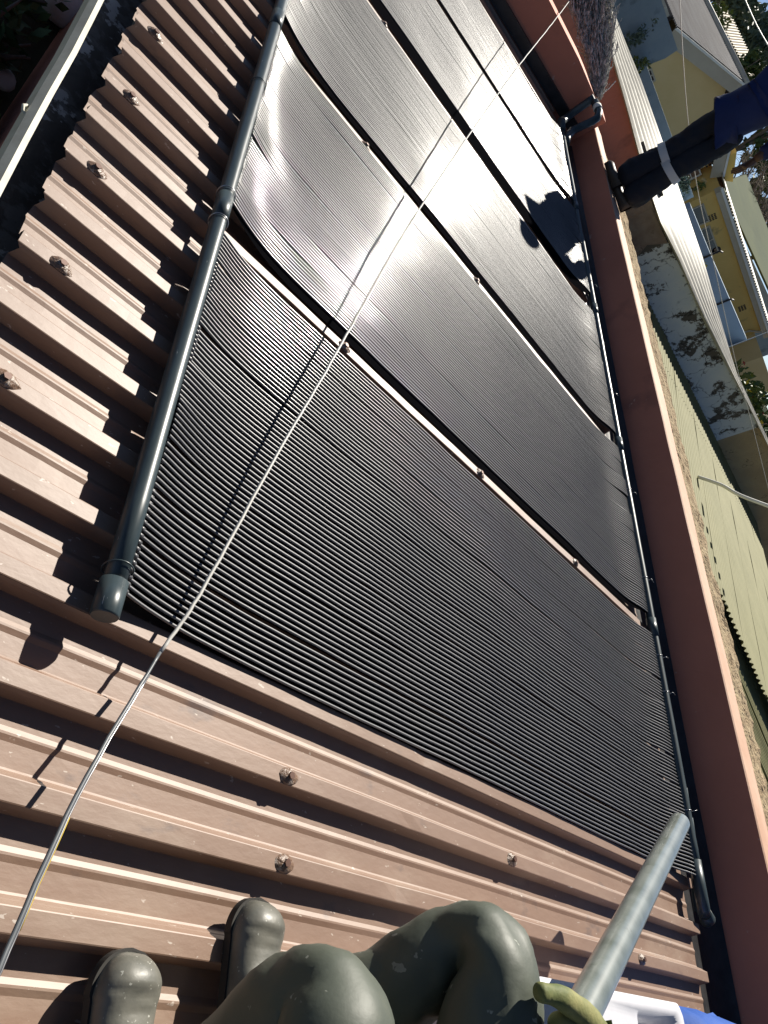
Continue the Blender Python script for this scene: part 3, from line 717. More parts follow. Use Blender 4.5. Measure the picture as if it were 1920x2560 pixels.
def window(px0, py0, px1, py1, Y, parent, fr=M['fascia'], pane=M['glass'], bars=1, w=None, h=None):
    """opening given by its lower left and upper right corner on the wall plane"""
    a = atY(px0, py0, Y); b = atY(px1, py1, Y)
    x0_, x1_ = sorted((a.x, b.x)); z0_, z1_ = sorted((a.z, b.z))
    f = MB(); t = .07
    f.wbox(x0_, x1_, Y - .06, Y - .004, z0_ - .02, z0_ + t); f.wbox(x0_, x1_, Y - .06, Y - .004, z1_ - t, z1_)
    f.wbox(x0_ - .002, x0_ + t, Y - .062, Y - .004, z0_ + t, z1_ - t); f.wbox(x1_ - t, x1_ + .002, Y - .062, Y - .004, z0_ + t, z1_ - t)
    for k in range(bars):
        xm = x0_ + (x1_ - x0_) * (k + 1) / (bars + 1); f.wbox(xm - .03, xm + .03, Y - .055, Y - .004, z0_ + t, z1_ - t)
    o = part('window', f, fr, parent)
    g = MB(); g.wbox(x0_ + t, x1_ - t, Y - .02, Y - .006, z0_ + t, z1_ - t); g_ = part('pane', g, pane, o)
    return o
# small window low on the gable wall, second window nearer the corner
def window_xz(x0_, x1_, z0_, z1_, Y, parent, fr, pane, bars=1, cross=False):
    f = MB(); t = .07
    f.wbox(x0_, x1_, Y - .06, Y - .004, z0_, z0_ + t); f.wbox(x0_, x1_, Y - .06, Y - .004, z1_ - t, z1_)
    f.wbox(x0_ - .002, x0_ + t, Y - .062, Y - .004, z0_ + t, z1_ - t); f.wbox(x1_ - t, x1_ + .002, Y - .062, Y - .004, z0_ + t, z1_ - t)
    for k in range(bars):
        xm = x0_ + (x1_ - x0_) * (k + 1) / (bars + 1); f.wbox(xm - .03, xm + .03, Y - .055, Y - .004, z0_ + t, z1_ - t)
    if cross: zm = (z0_ + z1_) / 2; f.wbox(x0_ + t, x1_ - t, Y - .056, Y - .004, zm - .025, zm + .025)
    o = part('window', f, fr, parent)
    g = MB(); g.wbox(x0_ + t, x1_ - t, Y - .02, Y - .006, z0_ + t, z1_ - t); part('pane', g, pane, o)
    return o
c = atY(1622, 178, YG); window_xz(c.x - .1, c.x + .55, c.z - .3, c.z + .15, YG, hg, M['fascia'], M['dark'], 1)
c = atY(1722, 430, YG); window_xz(c.x - .55, c.x + .45, c.z - .45, c.z + .5, YG, hg, M['white'], M['curtain'], 1, True)
def vent(px, py, Y, parent, s=.3):
    c = atY(px, py, Y); f = MB(); n = 4; g = s / n
    for i in range(n):
        for j in range(3):
            x = c.x - s / 2 + i * g; z = c.z - s / 2 + j * s / 3
            f.wbox(x + .01, x + g - .02, Y - .012, Y - .002, z + .01, z + s / 3 - .03)
    part('air_vent', f, M['dark'], parent)
vent(1773, 405, YG, hg, .45)

# lit yellow block and porch between the houses
pb = thing('yellow_porch', (27, YG - 1, -2.7), 'sunlit yellow porch block with dark opening between the two yellow houses', 'porch')
q0 = atY(1770, 452, YG - .5)
a0 = atY(1735, 492, YG - .5); a1 = atY(1812, 452, YG - .5); a2 = atY(1812, 395, YG - .5); a3 = atY(1842, 380, YG - .5); a4 = atY(1832, 455, YG - .5)
mb = MB(); mb.slab([a1, a4, a3, a2], (0, 3, 0)); part('lit_block', mb, M['yellow2'], pb)
b0 = atY(1728, 475, YG - .3); b1 = atY(1805, 435, YG - .3); b2 = atY(1812, 470, YG - .3); b3 = atY(1742, 505, YG - .3)
mb = MB(); mb.slab([b0, b3, b2, b1], (0, .2, 0)); part('dark_opening', mb, M['curtain'], pb)
mb = MB(); mb.tube([atY(1755, 448, YG - .6), atY(1776, 474, YG - .6)], .12, 4, smooth=False); part('beam', mb, M['yellow'], pb)
bush('potted_shrub', 'small leafy shrub in the dark porch opening between the yellow houses', 'plant', atY(1741, 478, YG - .9), (.5, .3, .5), 300, .10, M['leaf3'], 15)

YW = 34.0
hw = thing('long_yellow_house', (32, YW + 3, -2.7), 'long yellow house front with white gutter under pale corrugated iron', 'house')
g0 = atY(1797, 458, YW); g1 = atY(1960, 925, YW)
zg = 0.5 * (g0.z + atY(1920, 812, YW).z)
xl = atY(1745, 512, YW).x; xR = atY(1868, 848, YW).x + .2
mb = MB(); mb.wbox(xl, xR, YW + .45, YW + 6, -2.7, zg - .05); part('wall', mb, M['yellowb'], hw)
mb = MB(); mb.wbox(xl - .1, xR + .3, YW + .04, YW + .46, zg - .34, zg - .02); part('eave_beam', mb, M['fascia'], hw)
mb = MB(); mb.wbox(xl - .3, xR + 9, YW - .10, YW + .03, zg - .08, zg + .04); part('white_gutter', mb, M['white'], hw)
mb = MB(); corrugated(mb, (xl - .2, YW - .12, zg + .12), Vector((0, 2.2, .13)), Vector((1, 0, 0)), 2.2, xR + 9 - xl, .20, .035, 3); part('roof', mb, M['cream_iron'], hw)
mb = MB(); mb.tube([Vector((xR - .25, YW, zg - .1)), Vector((xR - .25, YW + .2, zg - .5)), Vector((xR - .4, YW + .38, zg - .9)), Vector((xR - .45, YW + .38, -2.0))], .06, 8); part('downpipe', mb, M['fascia'], hw)
mb = MB(); mb.wbox(xR + .01, xR + 3.2, YW - 1.5, YW + 5, -2.7, zg - .7); part('side_wing', mb, M['yellow'], hw)
c = atY(1724, 540, YW + .45)
z_w = 1.0
cw0 = atY(1722, 520, YW + .45); cw1 = atY(1752, 592, YW + .45)
window_xz(cw0.x + .1, cw0.x + 1.25, .3, 1.28, YW + .45, hw, M['fascia'], M['glass'], 0)
window_xz(cw0.x + 1.5, cw0.x + 3.3, .3, 1.22, YW + .45, hw, M['fascia'], M['glass'], 1)
vent(1782, 543, YW + .45, hw, .40); vent(1856, 770, YW + .45, hw, .42)
c = atY(1791, 625, YW + .45); mb = MB(); mb.tube([c + Vector((0, -.02, 0)), c + Vector((0, -.005, 0))], .22, 18, smooth=False); part('round_vent', mb, M['dark'], hw)
mb = MB(); mb.wbox(c.x - .14, c.x - .0, YW + .40, YW + .428, c.z - .1, c.z + .1); part('vent_flap', mb, M['curtain'], hw)

gr = thing('green_roofed_shed', (40, 44, -2), 'big faded green sheet roof rising behind the long yellow house', 'roof')
p0 = atY(1803, 458, 40); p1 = atY(1866, 436, 47); p2 = atY(1985, 735, 47); p3 = atY(1990, 870, 40)
mb = MB(); mb.slab([p0, p3, p2, p1], (0, .1, -.12)); part('roof', mb, M['greenroof'], gr)
mb = MB(); mb.slab([p0 + Vector((0, .3, -.2)), p3 + Vector((0, .3, -.2)), Vector((p3.x, 40.3, -2.7)), Vector((p0.x, 40.3, -2.7))], (0, .2, 0)); part('wall', mb, M['bluewall'], gr)

sd = thing('sand_roofed_house', (30, 62, -2), 'distant house with sand-coloured ribbed roof behind the gabled house', 'house')
p0 = atY(1776, 16, 60); p1 = atY(1822, 28, 66); p2 = atY(1908, 202, 66); p3 = atY(1885, 205, 60)
p0 = atY(1781, 20, 60)
mb = MB(); n = 26; rows = []
for i in range(n * 4 + 1):
    t = i / (n * 4); h = Vector((0, 0, .045 * (1 if (i % 4) in (0, 1) else -1))); rows.append([p0.lerp(p3, t) + h, p1.lerp(p2, t) + h])
mb.grid([list(reversed(r)) for r in rows], smooth=False); part('roof', mb, M['sand_iron'], sd)
mb = MB(); mb.slab([p0 + Vector((0, .5, -.1)), p3 + Vector((0, .5, -.1)), Vector((p3.x, p3.y + .5, -2.7)), Vector((p0.x, p0.y + .5, -2.7))], (0, .2, 0)); part('wall', mb, M['fascia'], sd)

# trees and shrubs behind
bush('garden_shrub', 'dark green shrub between the gabled house ridge and the sand-coloured roof', 'shrub', atY(1872, 185, 57), (1.6, 1.2, 1.3), 1500, .22, M['leaf'], 21)
bush('garden_shrub', 'straggly shrub at the near end of the sand-coloured roof, top of the picture', 'shrub', atY(1785, 30, 57), (1.7, 1.2, 1.1), 900, .20, M['leaf3'], 22)
def tree(label, px, py, Y, R, n, size, m, seed, group=None):
    c = atY(px, py, Y); rnd = random.Random(seed)
    t = thing('tree', Vector((c.x, c.y, -2.7)), label, 'tree', group)
    mb = MB()
    for i in range(14):
        off = Vector((rnd.gauss(0, .45) * R[0], rnd.gauss(0, .4) * R[1], rnd.gauss(0, .42) * R[2]))
        leaves(mb, c + off, tuple(r * rnd.uniform(.25, .45) for r in R), n // 14, size, rnd, .6)
    part('crown', mb, m, t)
    mb = MB(); b0 = Vector((c.x, c.y, -2.7))
    mb.tube([b0, b0.lerp(c, .5), c], [R[0] * .07, R[0] * .05, R[0] * .02], 8)
    for i in range(7):
        e = c + Vector((rnd.uniform(-.7, .7) * R[0], rnd.uniform(-.7, .7) * R[1], rnd.uniform(-.2, .7) * R[2]))
        s0 = b0.lerp(c, rnd.uniform(.4, .8)); mb.tube([s0, s0.lerp(e, .6) + Vector((0, 0, .1 * R[2])), e], [R[0] * .03, R[0] * .018, R[0] * .006], 5)
    part('trunk', mb, M['bark'], t)
tree('hazy grey-green tree directly behind the sand-coloured roof', 1868, 95, 80, (3.2, 4, 2.6), 2600, .42, M['leaf2'], 31)
tree('tall grey-green tree at the top of the picture by the bright sky', 1832, -30, 78, (3.4, 4, 2.8), 2600, .42, M['leaf2'], 32)
tree('grey-green tree in the top right corner right of the sand-coloured roof', 1922, 165, 84, (3.6, 4, 3.2), 3000, .45, M['leaf2'], 33)
tree('dark rounded tree behind the standing man\'s back', 1990, 300, 70, (5, 4, 4), 3600, .45, M['leaf'], 34)
bush('garden_shrub', 'sunlit yellow-green shrub behind the green sheet roof', 'shrub', atY(1912, 520, 52), (2.6, 1.5, 2.0), 2200, .25, M['leaf3'], 24)
bush('garden_shrub', 'dark shrub at the right edge behind the green sheet roof', 'shrub', atY(1940, 615, 52), (2.6, 1.5, 1.8), 1800, .25, M['leaf'], 25)
# bare tree between the man's arm and the roof
rnd = random.Random(5)
bt = thing('bare_tree', atY(1885, 520, 49), 'leafless tangled tree beside the standing man\'s lowered hand', 'tree')
mb = MB(); tw = MB()
r0 = atY(1862, 520, 49)
for i in range(26):
    a = r0 + Vector((rnd.uniform(-.5, 2.5), 0, rnd.uniform(-2, .5)))
    e = atY(rnd.uniform(1850, 1935), rnd.uniform(350, 560), 49 + rnd.uniform(-1.5, 1.5))
    m1 = a.lerp(e, .5) + Vector((rnd.uniform(-.6, .6), rnd.uniform(-.5, .5), rnd.uniform(-.2, .6)))
    mb.tube([a, m1, e], [.10, .06, .02], 5)
    for j in range(26):
        s = m1.lerp(e, rnd.uniform(-.6, 1)); d = Vector((rnd.gauss(0, 1), rnd.gauss(0, .6), rnd.gauss(.2, 1))).normalized() * rnd.uniform(.4, 1.3)
        tw.tube([s, s + d * .5 + Vector((0, 0, .05)), s + d], [.022, .015, .006], 3, cap=False)
part('trunk', mb, M['bark'], bt); part('twigs', tw, M['bark'], bt, kind='stuff')
# flowering creeper by the end of the coping
bush('bougainvillea', 'dark bougainvillea with red and yellow flowers below the pale blue brick wall', 'shrub', Vector((16.6, 13.0, .45)), (2.9, 1.2, 1.0), 4200, .10, M['leaf'], 41,
     True, [('red_flowers', M['red'], 130, .08), ('yellow_flowers', M['yellowf'], 150, .09)])
bush('yellow_flowering_twig', 'tiny yellow flowered twig growing from the edge of the white coping', 'plant', atY(1759, 665, 9.6), (.08, .05, .08), 40, .02, M['yellowf'], 42, False)

# overhead wires
def wire(pts, Y, r, label):
    P = [atY(x, y, Y) for x, y in pts]; mb = MB(); mb.tube(smooth_path(P, 6), r, 5)
    solo('overhead_wire', mb, M['string'], P[0], label, 'wire')
wire([(1698, -40), (1706, 120), (1720, 300), (1745, 480), (1780, 640), (1815, 800), (1850, 950), (1890, 1100), (1960, 1380)], 7.6, .004, 'thin overhead wire sagging across the yellow houses')
wire([(1850, -30), (1890, 60), (1930, 130), (1970, 200)], 30, .02, 'pale overhead wire crossing the top right corner in front of the trees')

# yard plants under the gutter
bush('garden_shrub', 'dark leafy shrub in the shaded yard far below the gutter', 'shrub', atZ(-70, 40, -2.4), (.6, .7, .3), 900, .08, M['leaf'], 51)
bush('garden_shrub', 'small shrub at the left edge of the shaded yard', 'shrub', atZ(-160, 190, -2.4), (.5, .5, .25), 500, .07, M['leaf'], 52)
bush('garden_shrub', 'low shrub near the pale stone in the shaded yard', 'shrub', atZ(60, -70, -2.4), (.4, .5, .18), 300, .07, M['leaf'], 53)
mb = MB(); mb.ball(atZ(150, 0, -2.6), .22, sc=(1, 1.3, .5)); solo('pale_stone', mb, M['white'], atZ(150, 0, -2.6), 'pale rounded stone in the shaded yard at the top of the picture', 'stone')
mb = MB(); mb.ball(atZ(8, 195, -2.6), .09, sc=(1, 1.3, .5)); solo('pale_stone', mb, M['white'], atZ(8, 195, -2.6), 'tiny pale stone at the left edge of the shaded yard', 'stone')

# ------------------------------------------------------------------ standing man on the parapet
YP = 6.3
man = thing('person', (4.1, YP, ZT), 'man in navy trousers with silver knee tape and blue work shirt, standing on the parapet', 'person')
PD = Vector((.83, -.555, 0))
def MP(f, z, fwd=0.0): return Vector((4.10, YP, 0)) + PD * f + Vector((-.555, -.83, 0)) * fwd + Vector((0, 0, z))
AL, AR = MP(-.115, .64), MP(.085, .63, .03)
KL, KR = MP(-.105, 1.06, .03), MP(.02, 1.06, .06)
HL, HR = MP(-.16, 1.50), MP(.0, 1.50)
PV = MP(-.09, 1.58); SP = MP(-.12, 1.82); CH = MP(-.16, 2.05, .02); NK = MP(-.19, 2.22, .05)
skin('trousers', [PV, HL, KL, AL, HR, KR, AR, PV + Vector((0, 0, .08)), KL.lerp(HL, .5), KR.lerp(HR, .5), AL.lerp(KL, .45), AR.lerp(KR, .45)],
     [(0, 1), (1, 8), (8, 2), (2, 10), (10, 3), (0, 4), (4, 9), (9, 5), (5, 11), (11, 6), (0, 7)],
     [(.165, .15), (.125, .12), (.105, .10), (.135, .13), (.125, .12), (.105, .10), (.135, .13), (.17, .15), (.115, .11), (.115, .11), (.120, .115), (.120, .115)], M['navy'], man, 3, wrinkle=.012)
for K, A_ in ((KL, AL), (KR, AR)):
    c = K.lerp(A_, .0); mb = MB(); d = (K - A_).normalized()
    mb.tube([c - d * .035, c + d * .03], [.122, .118], 20, cap=False); part('reflective_tape', mb, M['reflect'], man)
def shoe(parent, c, d, L, m, name='boot', w=.05, hgt=.075):
    c = Vector(c); d = Vector(d).normalized(); up = Vector((0, 0, 1))
    side = d.cross(up).normalized(); rows = []
    n = 14
    for i in range(n + 1):
        t = i / n
        ww = w * (0.80 + .28 * math.sin(math.pi * min(1, t * 1.05) ** 1.2)) * (1 if t < .8 else math.sqrt(max(0, 1 - ((t - .8) / .205) ** 2)))
        ww *= 1 if t > .08 else math.sqrt(max(0.02, 1 - ((.08 - t) / .085) ** 2))
        h = hgt * (1.25 - .55 * min(1, t / .5)) * (1 if t < .85 else math.sqrt(max(0.05, 1 - ((t - .85) / .155) ** 2)))
        row = []
        for k in range(13):
            a = 2 * math.pi * k / 12
            zz = math.sin(a); row.append(c + d * (L * (t - .3)) + side * (ww * math.cos(a)) + up * (h * .5 + h * .5 * (abs(zz) ** .7) * (1 if zz > 0 else -1)))
        rows.append(row)
    mb = MB(); mb.grid(rows); return part(name, mb, m, parent)
shoe(man, MP(-.13, ZT + .005, -.05), (-.30, 1.0, 0), .31, M['bootd'], w=.06, hgt=.12); shoe(man, MP(.07, ZT + .005, -.0), (-.50, .9, 0), .31, M['bootd'], w=.06, hgt=.12)
SHL = CH - PD * .19 + Vector((0, 0, .06)); SHR = CH + PD * .19 + Vector((0, 0, .06))
ELL = atY(1950, 205, 6.45); ELR = atY(1975, 345, 6.15)
WRL = atY(1868, 232, 6.42); WRR = atY(1898, 392, 6.12)
skin('shirt', [PV + Vector((0, 0, .09)), SP, CH, NK, SHL, ELL.lerp(SHL, .5), ELL, WRL, SHR, ELR.lerp(SHR, .5), ELR, WRR, MP(-.10, 1.64)],
     [(12, 0), (0, 1), (1, 2), (2, 3), (2, 4), (4, 5), (5, 6), (6, 7), (2, 8), (8, 9), (9, 10), (10, 11)],
     [(.225, .19), (.23, .19), (.23, .18), (.065, .065), (.095, .095), (.08, .08), (.075, .075), (.062, .062), (.095, .095), (.08, .08), (.075, .075), (.060, .060), (.20, .175)], M['shirt'], man, 3, wrinkle=.012)
def hand(parent, W, d, n_, s, m, spread=1.0, curl=.5, thumb_side=1, name='hand'):
    """W wrist, d direction of fingers, n_ palm normal (fingers curl toward it)"""
    d = Vector(d).normalized(); n_ = Vector(n_); n_ = (n_ - d * n_.dot(d)).normalized(); sd = d.cross(n_) * thumb_side
    V = [Vector(W) - d * .03 * s, Vector(W), Vector(W) + d * .045 * s, Vector(W) + d * .085 * s]
    Ed = [(0, 1), (1, 2), (2, 3)]; Rr = [(.025 * s, .022 * s), (.028 * s, .02 * s), (.040 * s, .018 * s), (.040 * s, .014 * s)]
    for i, (o, L) in enumerate(((-.030, .075), (-.010, .086), (.010, .080), (.029, .064))):
        p = Vector(W) + d * .088 * s + sd * o * s * spread; b0 = len(V)
        dirv = d.copy()
        V.append(p); Rr.append(.0095 * s); Ed.append((3, b0))
        for j, f in enumerate((.45, .30, .25)):
            dirv = (dirv + n_ * curl * (.55 + .15 * j)).normalized(); p = p + dirv * L * f * s * 1.1
            V.append(p); Rr.append((.0092 - .001 * j) * s); Ed.append((len(V) - 2, len(V) - 1))
    b0 = len(V); p = Vector(W) + d * .03 * s - sd * .034 * s + n_ * .008 * s
    V.append(p); Rr.append(.014 * s); Ed.append((2, b0))
    p2 = p + (d * .7 - sd * .6 + n_ * .35).normalized() * .035 * s; V.append(p2); Rr.append(.011 * s); Ed.append((b0, b0 + 1))
    p3 = p2 + (d * .9 - sd * .1 + n_ * .5).normalized() * .030 * s; V.append(p3); Rr.append(.009 * s); Ed.append((b0 + 1, b0 + 2))
    return skin(name, V, Ed, Rr, m, parent, 2)
T1 = atY(1772, 292, 6.42); T2 = atY(1815, 446, 6.12)
mb = MB(); mb.tube([WRL + (WRL - T1) * .25, WRL, WRL.lerp(T1, .15)], [.043, .038, .033], 14); part('forearm', mb, M['skin'], man)
mb = MB(); mb.tube([WRR + (WRR - T2) * .25, WRR, WRR.lerp(T2, .12)], [.043, .038, .033], 14); part('forearm', mb, M['skin'], man)
hand(man, WRL.lerp(T1, .12), T1 - WRL, (.3, -.8, -.3), 1.12, M['skin'], 1.1, .35, 1)
hand(man, WRR.lerp(T2, .12), T2 - WRR, (-.3, .8, -.2), 1.12, M['skin'], 1.2, .25, -1)
mb = MB(); c = WRL + (WRL - T1) * .05; d = (WRL - T1).normalized(); mb.tube([c - d * .012, c + d * .012], .043, 16, cap=False); part('wristband', mb, M['sole'], man)
# head
HD = NK + Vector((-.03, 0, .17))
mb = MB(); mb.tube([NK - Vector((0, 0, .03)), NK + Vector((-.01, 0, .07))], .058, 14); part('neck', mb, M['skin'], man)
mb = MB(); mb.ball(HD, .10, 24, 16, (1.0, .80, 1.2)); mb.ball(HD + Vector((-.02, 0, -.055)), .075, 16, 10, (1.0, .78, 1.0))
mb.ball(HD + Vector((-.105, 0, -.015)), .018, 10, 6, (1.1, .8, 1.5)); mb.ball(HD + Vector((0, .082, -.01)), .02, 8, 6, (.8, .4, 1.4)); mb.ball(HD + Vector((0, -.082, -.01)), .02, 8, 6, (.8, .4, 1.4))
mb.ball(HD + Vector((-.088, 0, -.06)), .022, 10, 6, (.5, 1.0, .45)); part('head', mb, M['skin'], man)
mb = MB()
for s in (-1, 1): mb.ball(HD + Vector((-.089, s * .032, .012)), .012, 8, 6)
part('eyes', mb, M['eye'], man)
mb = MB(); mb.ball(HD + Vector((.012, 0, .022)), .104, 20, 12, (1.0, .84, 1.15)); part('hair', mb, M['hair'], man)

# ------------------------------------------------------------------ photographer: sitting on the roof, knees up
ph = thing('person', U(1.05, -.30, 0), 'seated person seen as olive trousers, grey boots and a gloved hand at the bottom', 'person')
K1 = U(0.83, 0.050, .458); K2 = U(1.20, 0.152, .458)
AN1 = U(0.815, -.12, .13); AN2 = U(1.075, .015, .13)
HP1 = U(0.93, -.50, .30); HP2 = U(1.16, -.48, .30); PE = U(1.03, -.56, .30)
sh1 = AN1.lerp(K1, .5) + U(.0, -.01, 0); sh2 = AN2.lerp(K2, .5) + U(0, -.01, 0)
th1 = K1.lerp(HP1, .5) + U(0, 0, .02); th2 = K2.lerp(HP2, .5) + U(0, 0, .02)
skin('trousers', [PE, HP1, th1, K1, sh1, AN1, HP2, th2, K2, sh2, AN2, PE + U(0, -.04, .16), K1 + U(-.01, -.05, .005), K1 + U(-.005, .0, -.06), K2 + U(0, -.05, .005), K2 + U(.0, .0, -.06)],
     [(0, 1), (1, 2), (2, 12), (12, 3), (3, 13), (13, 4), (4, 5), (0, 6), (6, 7), (7, 14), (14, 8), (8, 15), (15, 9), (9, 10), (0, 11)],
     [(.14, .12), (.10, .10), (.088, .088), (.074, .074), (.076, .076), (.072, .072), (.10, .10), (.092, .092), (.074, .074), (.076, .076), (.072, .072), (.16, .13), (.082, .082), (.078, .078), (.082, .082), (.078, .078)], M['overall'], ph, 3, wrinkle=.0055, folds=[(K - Vector(ph.location) + U(dx, -.06, -.10), Vector(dd).normalized(), .0055, .10) for K, dx in ((K1, 0), (K2, 0)) for dd in ((.2, .6, -.7),)])
# boots
def workboot(c_toe, d, L=.30):
    c_toe = Vector(c_toe); d = Vector(d).normalized(); up = U(0, 0, 1).normalized(); side = d.cross(up).normalized()
    rows = []; n = 60
    for i in range(n + 1):
        t = i / n                                     # 0 toe .. 1 heel
        s = t * L
        if t < .22: ww = .054 * math.sqrt(max(0.0, 1 - (1 - t / .22) ** 2.2)) + .001
        else: ww = .054 - .012 * min(1, (t - .22) / .4)
        if t < .16: h = .062 * math.sqrt(max(0.0, 1 - (1 - t / .16) ** 2.3)) + .004
        elif t < .38: h = .064 - .004 * math.sin((t - .16) / .22 * math.pi)
        else: h = .064 + .055 * min(1, (t - .38) / .3)
        if t > .93: ww *= math.sqrt(max(.05, 1 - ((t - .93) / .075) ** 2))
        row = []
        for k in range(21):
            a = 2 * math.pi * k / 20; ca, sa = math.cos(a), math.sin(a)
            x = ww * (abs(ca) ** .8) * (1 if ca > 0 else -1)
            cr_ = .0018 * math.exp(-((t - .20 - .03 * ca) / .012) ** 2) + .0012 * math.exp(-((t - .27 + .02 * ca) / .012) ** 2) + .0016 * nz(t * 9, ca * 2, L)
            z = .018 + (h - .018 - cr_) * max(0, sa) ** .75 if sa > 0 else .018 + .012 * sa
            row.append(c_toe - d * s + side * x + up * (z + .0015 * nz(t * 20, a * 2)))
        rows.append(row)
    mb = MB(); mb.grid(rows); b = part('boot', mb, M['boot'], ph)
    rows = []
    for i in range(n + 1):
        t = i / n
        if t < .22: ww = .059 * math.sqrt(max(0.0, 1 - (1 - t / .22) ** 2.2)) + .001
        else: ww = .058 - .012 * min(1, (t - .22) / .4)
        if t > .93: ww *= math.sqrt(max(.05, 1 - ((t - .93) / .075) ** 2))
        s = t * (L + .004) - .004
        rows.append([c_toe - d * s + side * x + up * z for x, z in ((-ww, .001), (-ww, .018), (ww, .018), (ww, .001), (-ww, .001))])
    mb = MB(); mb.grid(rows, smooth=False); part('sole', mb, M['sole'], b)
    lc = MB(); rl = random.Random(4)
    for q in range(16):
        cc = c_toe - d * (.118 + rl.random() * .07) + up * (.066 + rl.random() * .018) + side * rl.uniform(-.03, .03)
        e = side * rl.uniform(-.018, .018) + d * rl.uniform(-.012, .012)
        lc.tube([cc - e, cc + up * rl.uniform(.002, .012), cc + e + d * .006], .0034, 6)
    part('laces', lc, M['boot'], b)
    mb = MB(); a0 = c_toe - d * (L * .72) + up * .07
    mb.tube([a0, a0 + up * .05, a0 + up * .10], [.052, .050, .054], 18); part('ankle_shaft', mb, M['boot'], b)
workboot(U(0.818, 0.108, 0.002), U(-.03, 1, 0)); workboot(U(1.078, 0.218, 0.002), U(.04, 1, 0))
# gloved hand round the pipe
G = [P3(1560, 2700, .50), P3(1520, 2620, .545), P3(1465, 2545, .56), P3(1415, 2500, .56), P3(1372, 2483, .555), P3(1342, 2480, .55),
     P3(1470, 2640, .54), P3(1425, 2580, .55), P3(1395, 2548, .54), P3(1378, 2560, .52),
     P3(1460, 2700, .52), P3(1415, 2650, .52), P3(1395, 2650, .50), P3(1470, 2760, .50), P3(1430, 2720, .50), P3(1410, 2725, .48),
     P3(1640, 2700, .50), P3(1650, 2640, .52), P3(1630, 2600, .53)]
skin('glove', G, [(0, 1), (1, 2), (2, 3), (3, 4), (4, 5), (1, 6), (6, 7), (7, 8), (8, 9), (6, 10), (10, 11), (11, 12), (10, 13), (13, 14), (14, 15), (0, 16), (16, 17), (17, 18)],
     [(.042, .034), (.036, .030), (.0235, .021), (.0175, .0165), (.0150, .0145), (.0125, .012), (.028, .024), (.0185, .018), (.0160, .0155), (.013, .013), (.020, .020), (.0165, .016), (.0135, .013), (.018, .018), (.015, .015), (.012, .012), (.024, .022), (.017, .017), (.014, .014)], M['glove'], ph, 3, wrinkle=.002)

# torso, kept behind the camera, with the right arm holding the pipe
skin('jacket', [PE + U(0, -.05, .12), U(1.0, -.62, .60), U(.95, -.58, .86), U(.93, -.55, 1.0), U(1.20, -.56, .86), U(1.42, -.42, .66), G[0], U(.70, -.56, .88), U(.48, -.42, .80), U(.30, -.22, .95)],
     [(0, 1), (1, 2), (2, 3), (2, 4), (4, 5), (5, 6), (2, 7), (7, 8), (8, 9)], [(.17, .13), (.16, .12), (.17, .12), (.06, .06), (.08, .08), (.06, .06), (.045, .045), (.08, .08), (.055, .055), (.042, .042)], M['overall'], ph)
hand(ph, U(.30, -.22, .95), U(.12, -.04, 1.16) - U(.30, -.22, .95), (-.3, .5, .3), 1.0, M['skin'], 1.0, .5, 1)
mb = MB(); mb.ball(U(.93, -.53, 1.18), .105, 20, 14, (.85, 1.0, 1.2)); part('head', mb, M['skin'], ph)
mb = MB(); mb.ball(U(.93, -.55, 1.20), .110, 20, 12, (.86, 1.0, 1.15)); part('hair', mb, M['hair'], ph)

# held pipe
PA = Vector(P_ := U(2.545, .632, .335)); PB = U(1.36, .035, .500)
dirp = (PB - PA).normalized(); PC = PB + dirp * .30
pt = thing('grey_pipe', PB, 'pale grey-green pipe offcut held in the gloved hand, pointing at the parapet', 'pipe')
mb = MB(); mb.tube([PA, PA.lerp(PC, .33), PA.lerp(PC, .66), PC], .0315, 32, cap=False)
mb.tube([PC, PA], .0285, 32, cap=False); part('pipe_wall', mb, M['pvc2'], pt)
rg = MB(); n = 32; x = dirp.orthogonal().normalized(); y = dirp.cross(x)
for e in (PA, PC):
    rg.add([e + (x * math.cos(2 * math.pi * k / n) + y * math.sin(2 * math.pi * k / n)) * r for r in (.0285, .0315) for k in range(n)], [(k, (k + 1) % n, n + (k + 1) % n, n + k) for k in range(n)])
part('cut_end', rg, M['pvc2'], pt)
# ------------------------------------------------------------------ white container, blue cloth and spare boots
wb = thing('white_container', U(2.1, -.05, 0), 'white plastic container with a square recess in its lid, beside the held pipe', 'container')
def wc(u, v, w): return U(u, v, w)
TW = 0.30
ua, ub_, va_, vb_ = 1.62, 2.42, -.30, .140
mb = MB()
rows = []
def rr(u0, u1, v0, v1, w, r=.03):
    pts = []
    for cx, cy, a0 in ((u1 - r, v1 - r, 0), (u0 + r, v1 - r, 90), (u0 + r, v0 + r, 180), (u1 - r, v0 + r, 270)):
        for k in range(5):
            a = math.radians(a0 + k * 22.5); pts.append(U(cx + r * math.cos(a), cy + r * math.sin(a), w))
    return pts + [pts[0]]
rows = [rr(ua + .03, ub_ - .03, va_ + .03, vb_ - .03, .002), rr(ua + .01, ub_ - .01, va_ + .01, vb_ - .01, .15), rr(ua, ub_, va_, vb_, TW - .03), rr(ua, ub_, va_, vb_, TW - .008), rr(ua + .012, ub_ - .012, va_ + .012, vb_ - .012, TW),
        rr(2.10, 2.36, -.20, .108, TW + .001, .02), rr(2.13, 2.33, -.18, .086, TW - .05, .02)]
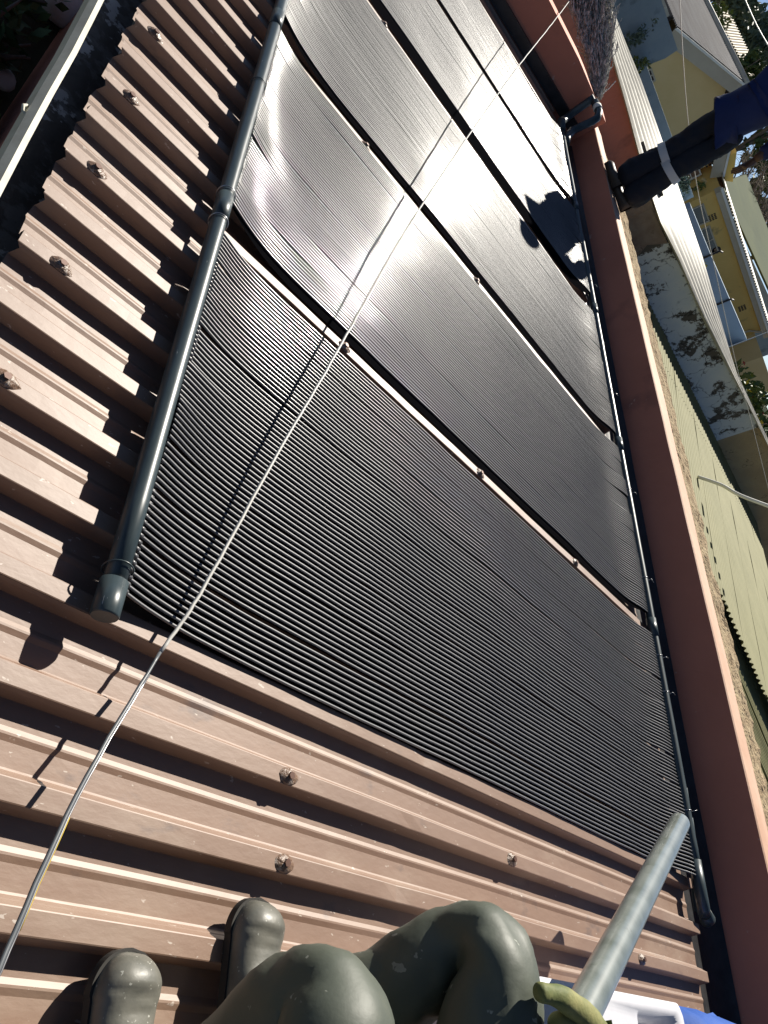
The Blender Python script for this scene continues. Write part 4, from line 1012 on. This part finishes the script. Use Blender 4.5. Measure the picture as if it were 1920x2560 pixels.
mb.grid(rows); mb.add(rows[-1][:-1], [tuple(range(20))]); part('container_body', mb, M['bag'], wb)
mb = MB(); mb.grid([rr(2.15, 2.31, -.14, .058, TW - .048, .015), rr(2.155, 2.305, -.135, .052, TW - .022, .015)]); mb.add(rr(2.155, 2.305, -.135, .052, TW - .022, .015)[:-1], [tuple(range(20))]); part('raised_handle', mb, M['bag'], wb)

cl = MB(); rows = []
for i in range(31):
    row = []
    for j in range(31):
        s, t = i / 30 * 2 - 1, j / 30 * 2 - 1
        u = 3.02 + .50 * s + .05 * nz(s * 3, t * 3, 2); v = -.16 + .33 * t + .04 * nz(s * 2.2, t * 3, 6)
        rr_ = max(0, 1 - (s * s) ** 1.4) * max(0, 1 - (t * t) ** 1.6)
        w = -.03 + .24 * rr_ ** .45 + .07 * (1 - 2 * abs(nz(s * 2.6, t * 2.9, 9))) * rr_ ** .3 + .02 * math.sin(s * 9 + t * 5) * rr_ ** .3
        row.append(U(u, v, max(w, .003)))
    rows.append(row)
cl.grid(rows)
solo('blue_jacket', cl, M['bluecloth'], U(3.0, -.15, 0), 'crumpled bright blue work jacket heaped by the parapet in the bottom right corner', 'jacket')
for i, (u, v) in enumerate([(2.03, .145), (1.83, .125)]):
    t = thing('work_boot', U(u, v, 0), ('dark ribbed boot toe between the olive knee and the held pipe' if i == 0 else 'dark boot toe just above the glove, mostly hidden by the white container'), 'boot', 'dark boots beside the white container')
    rows = []
    for a_ in range(13):
        th = a_ / 12 * math.pi / 2 * .98; row = []
        for k in range(17):
            ph_ = 2 * math.pi * k / 16; r_ = .052 * math.cos(th) ** .8 * (1 + .03 * math.sin(a_ * 3.1))
            row.append(U(u + r_ * math.cos(ph_), v - .14 + (.16 if i == 0 else .15) * math.sin(th), .062 + r_ * 1.05 * math.sin(ph_)))
        rows.append(row)
    mb = MB(); mb.grid([list(reversed(r)) for r in rows]); part('toe_cap', mb, M['bootd'], t)
    mb = MB(); mb.ubox(u - .052, u + .052, v - .26, v - .02, .001, .03); part('sole', mb, M['sole'], t)
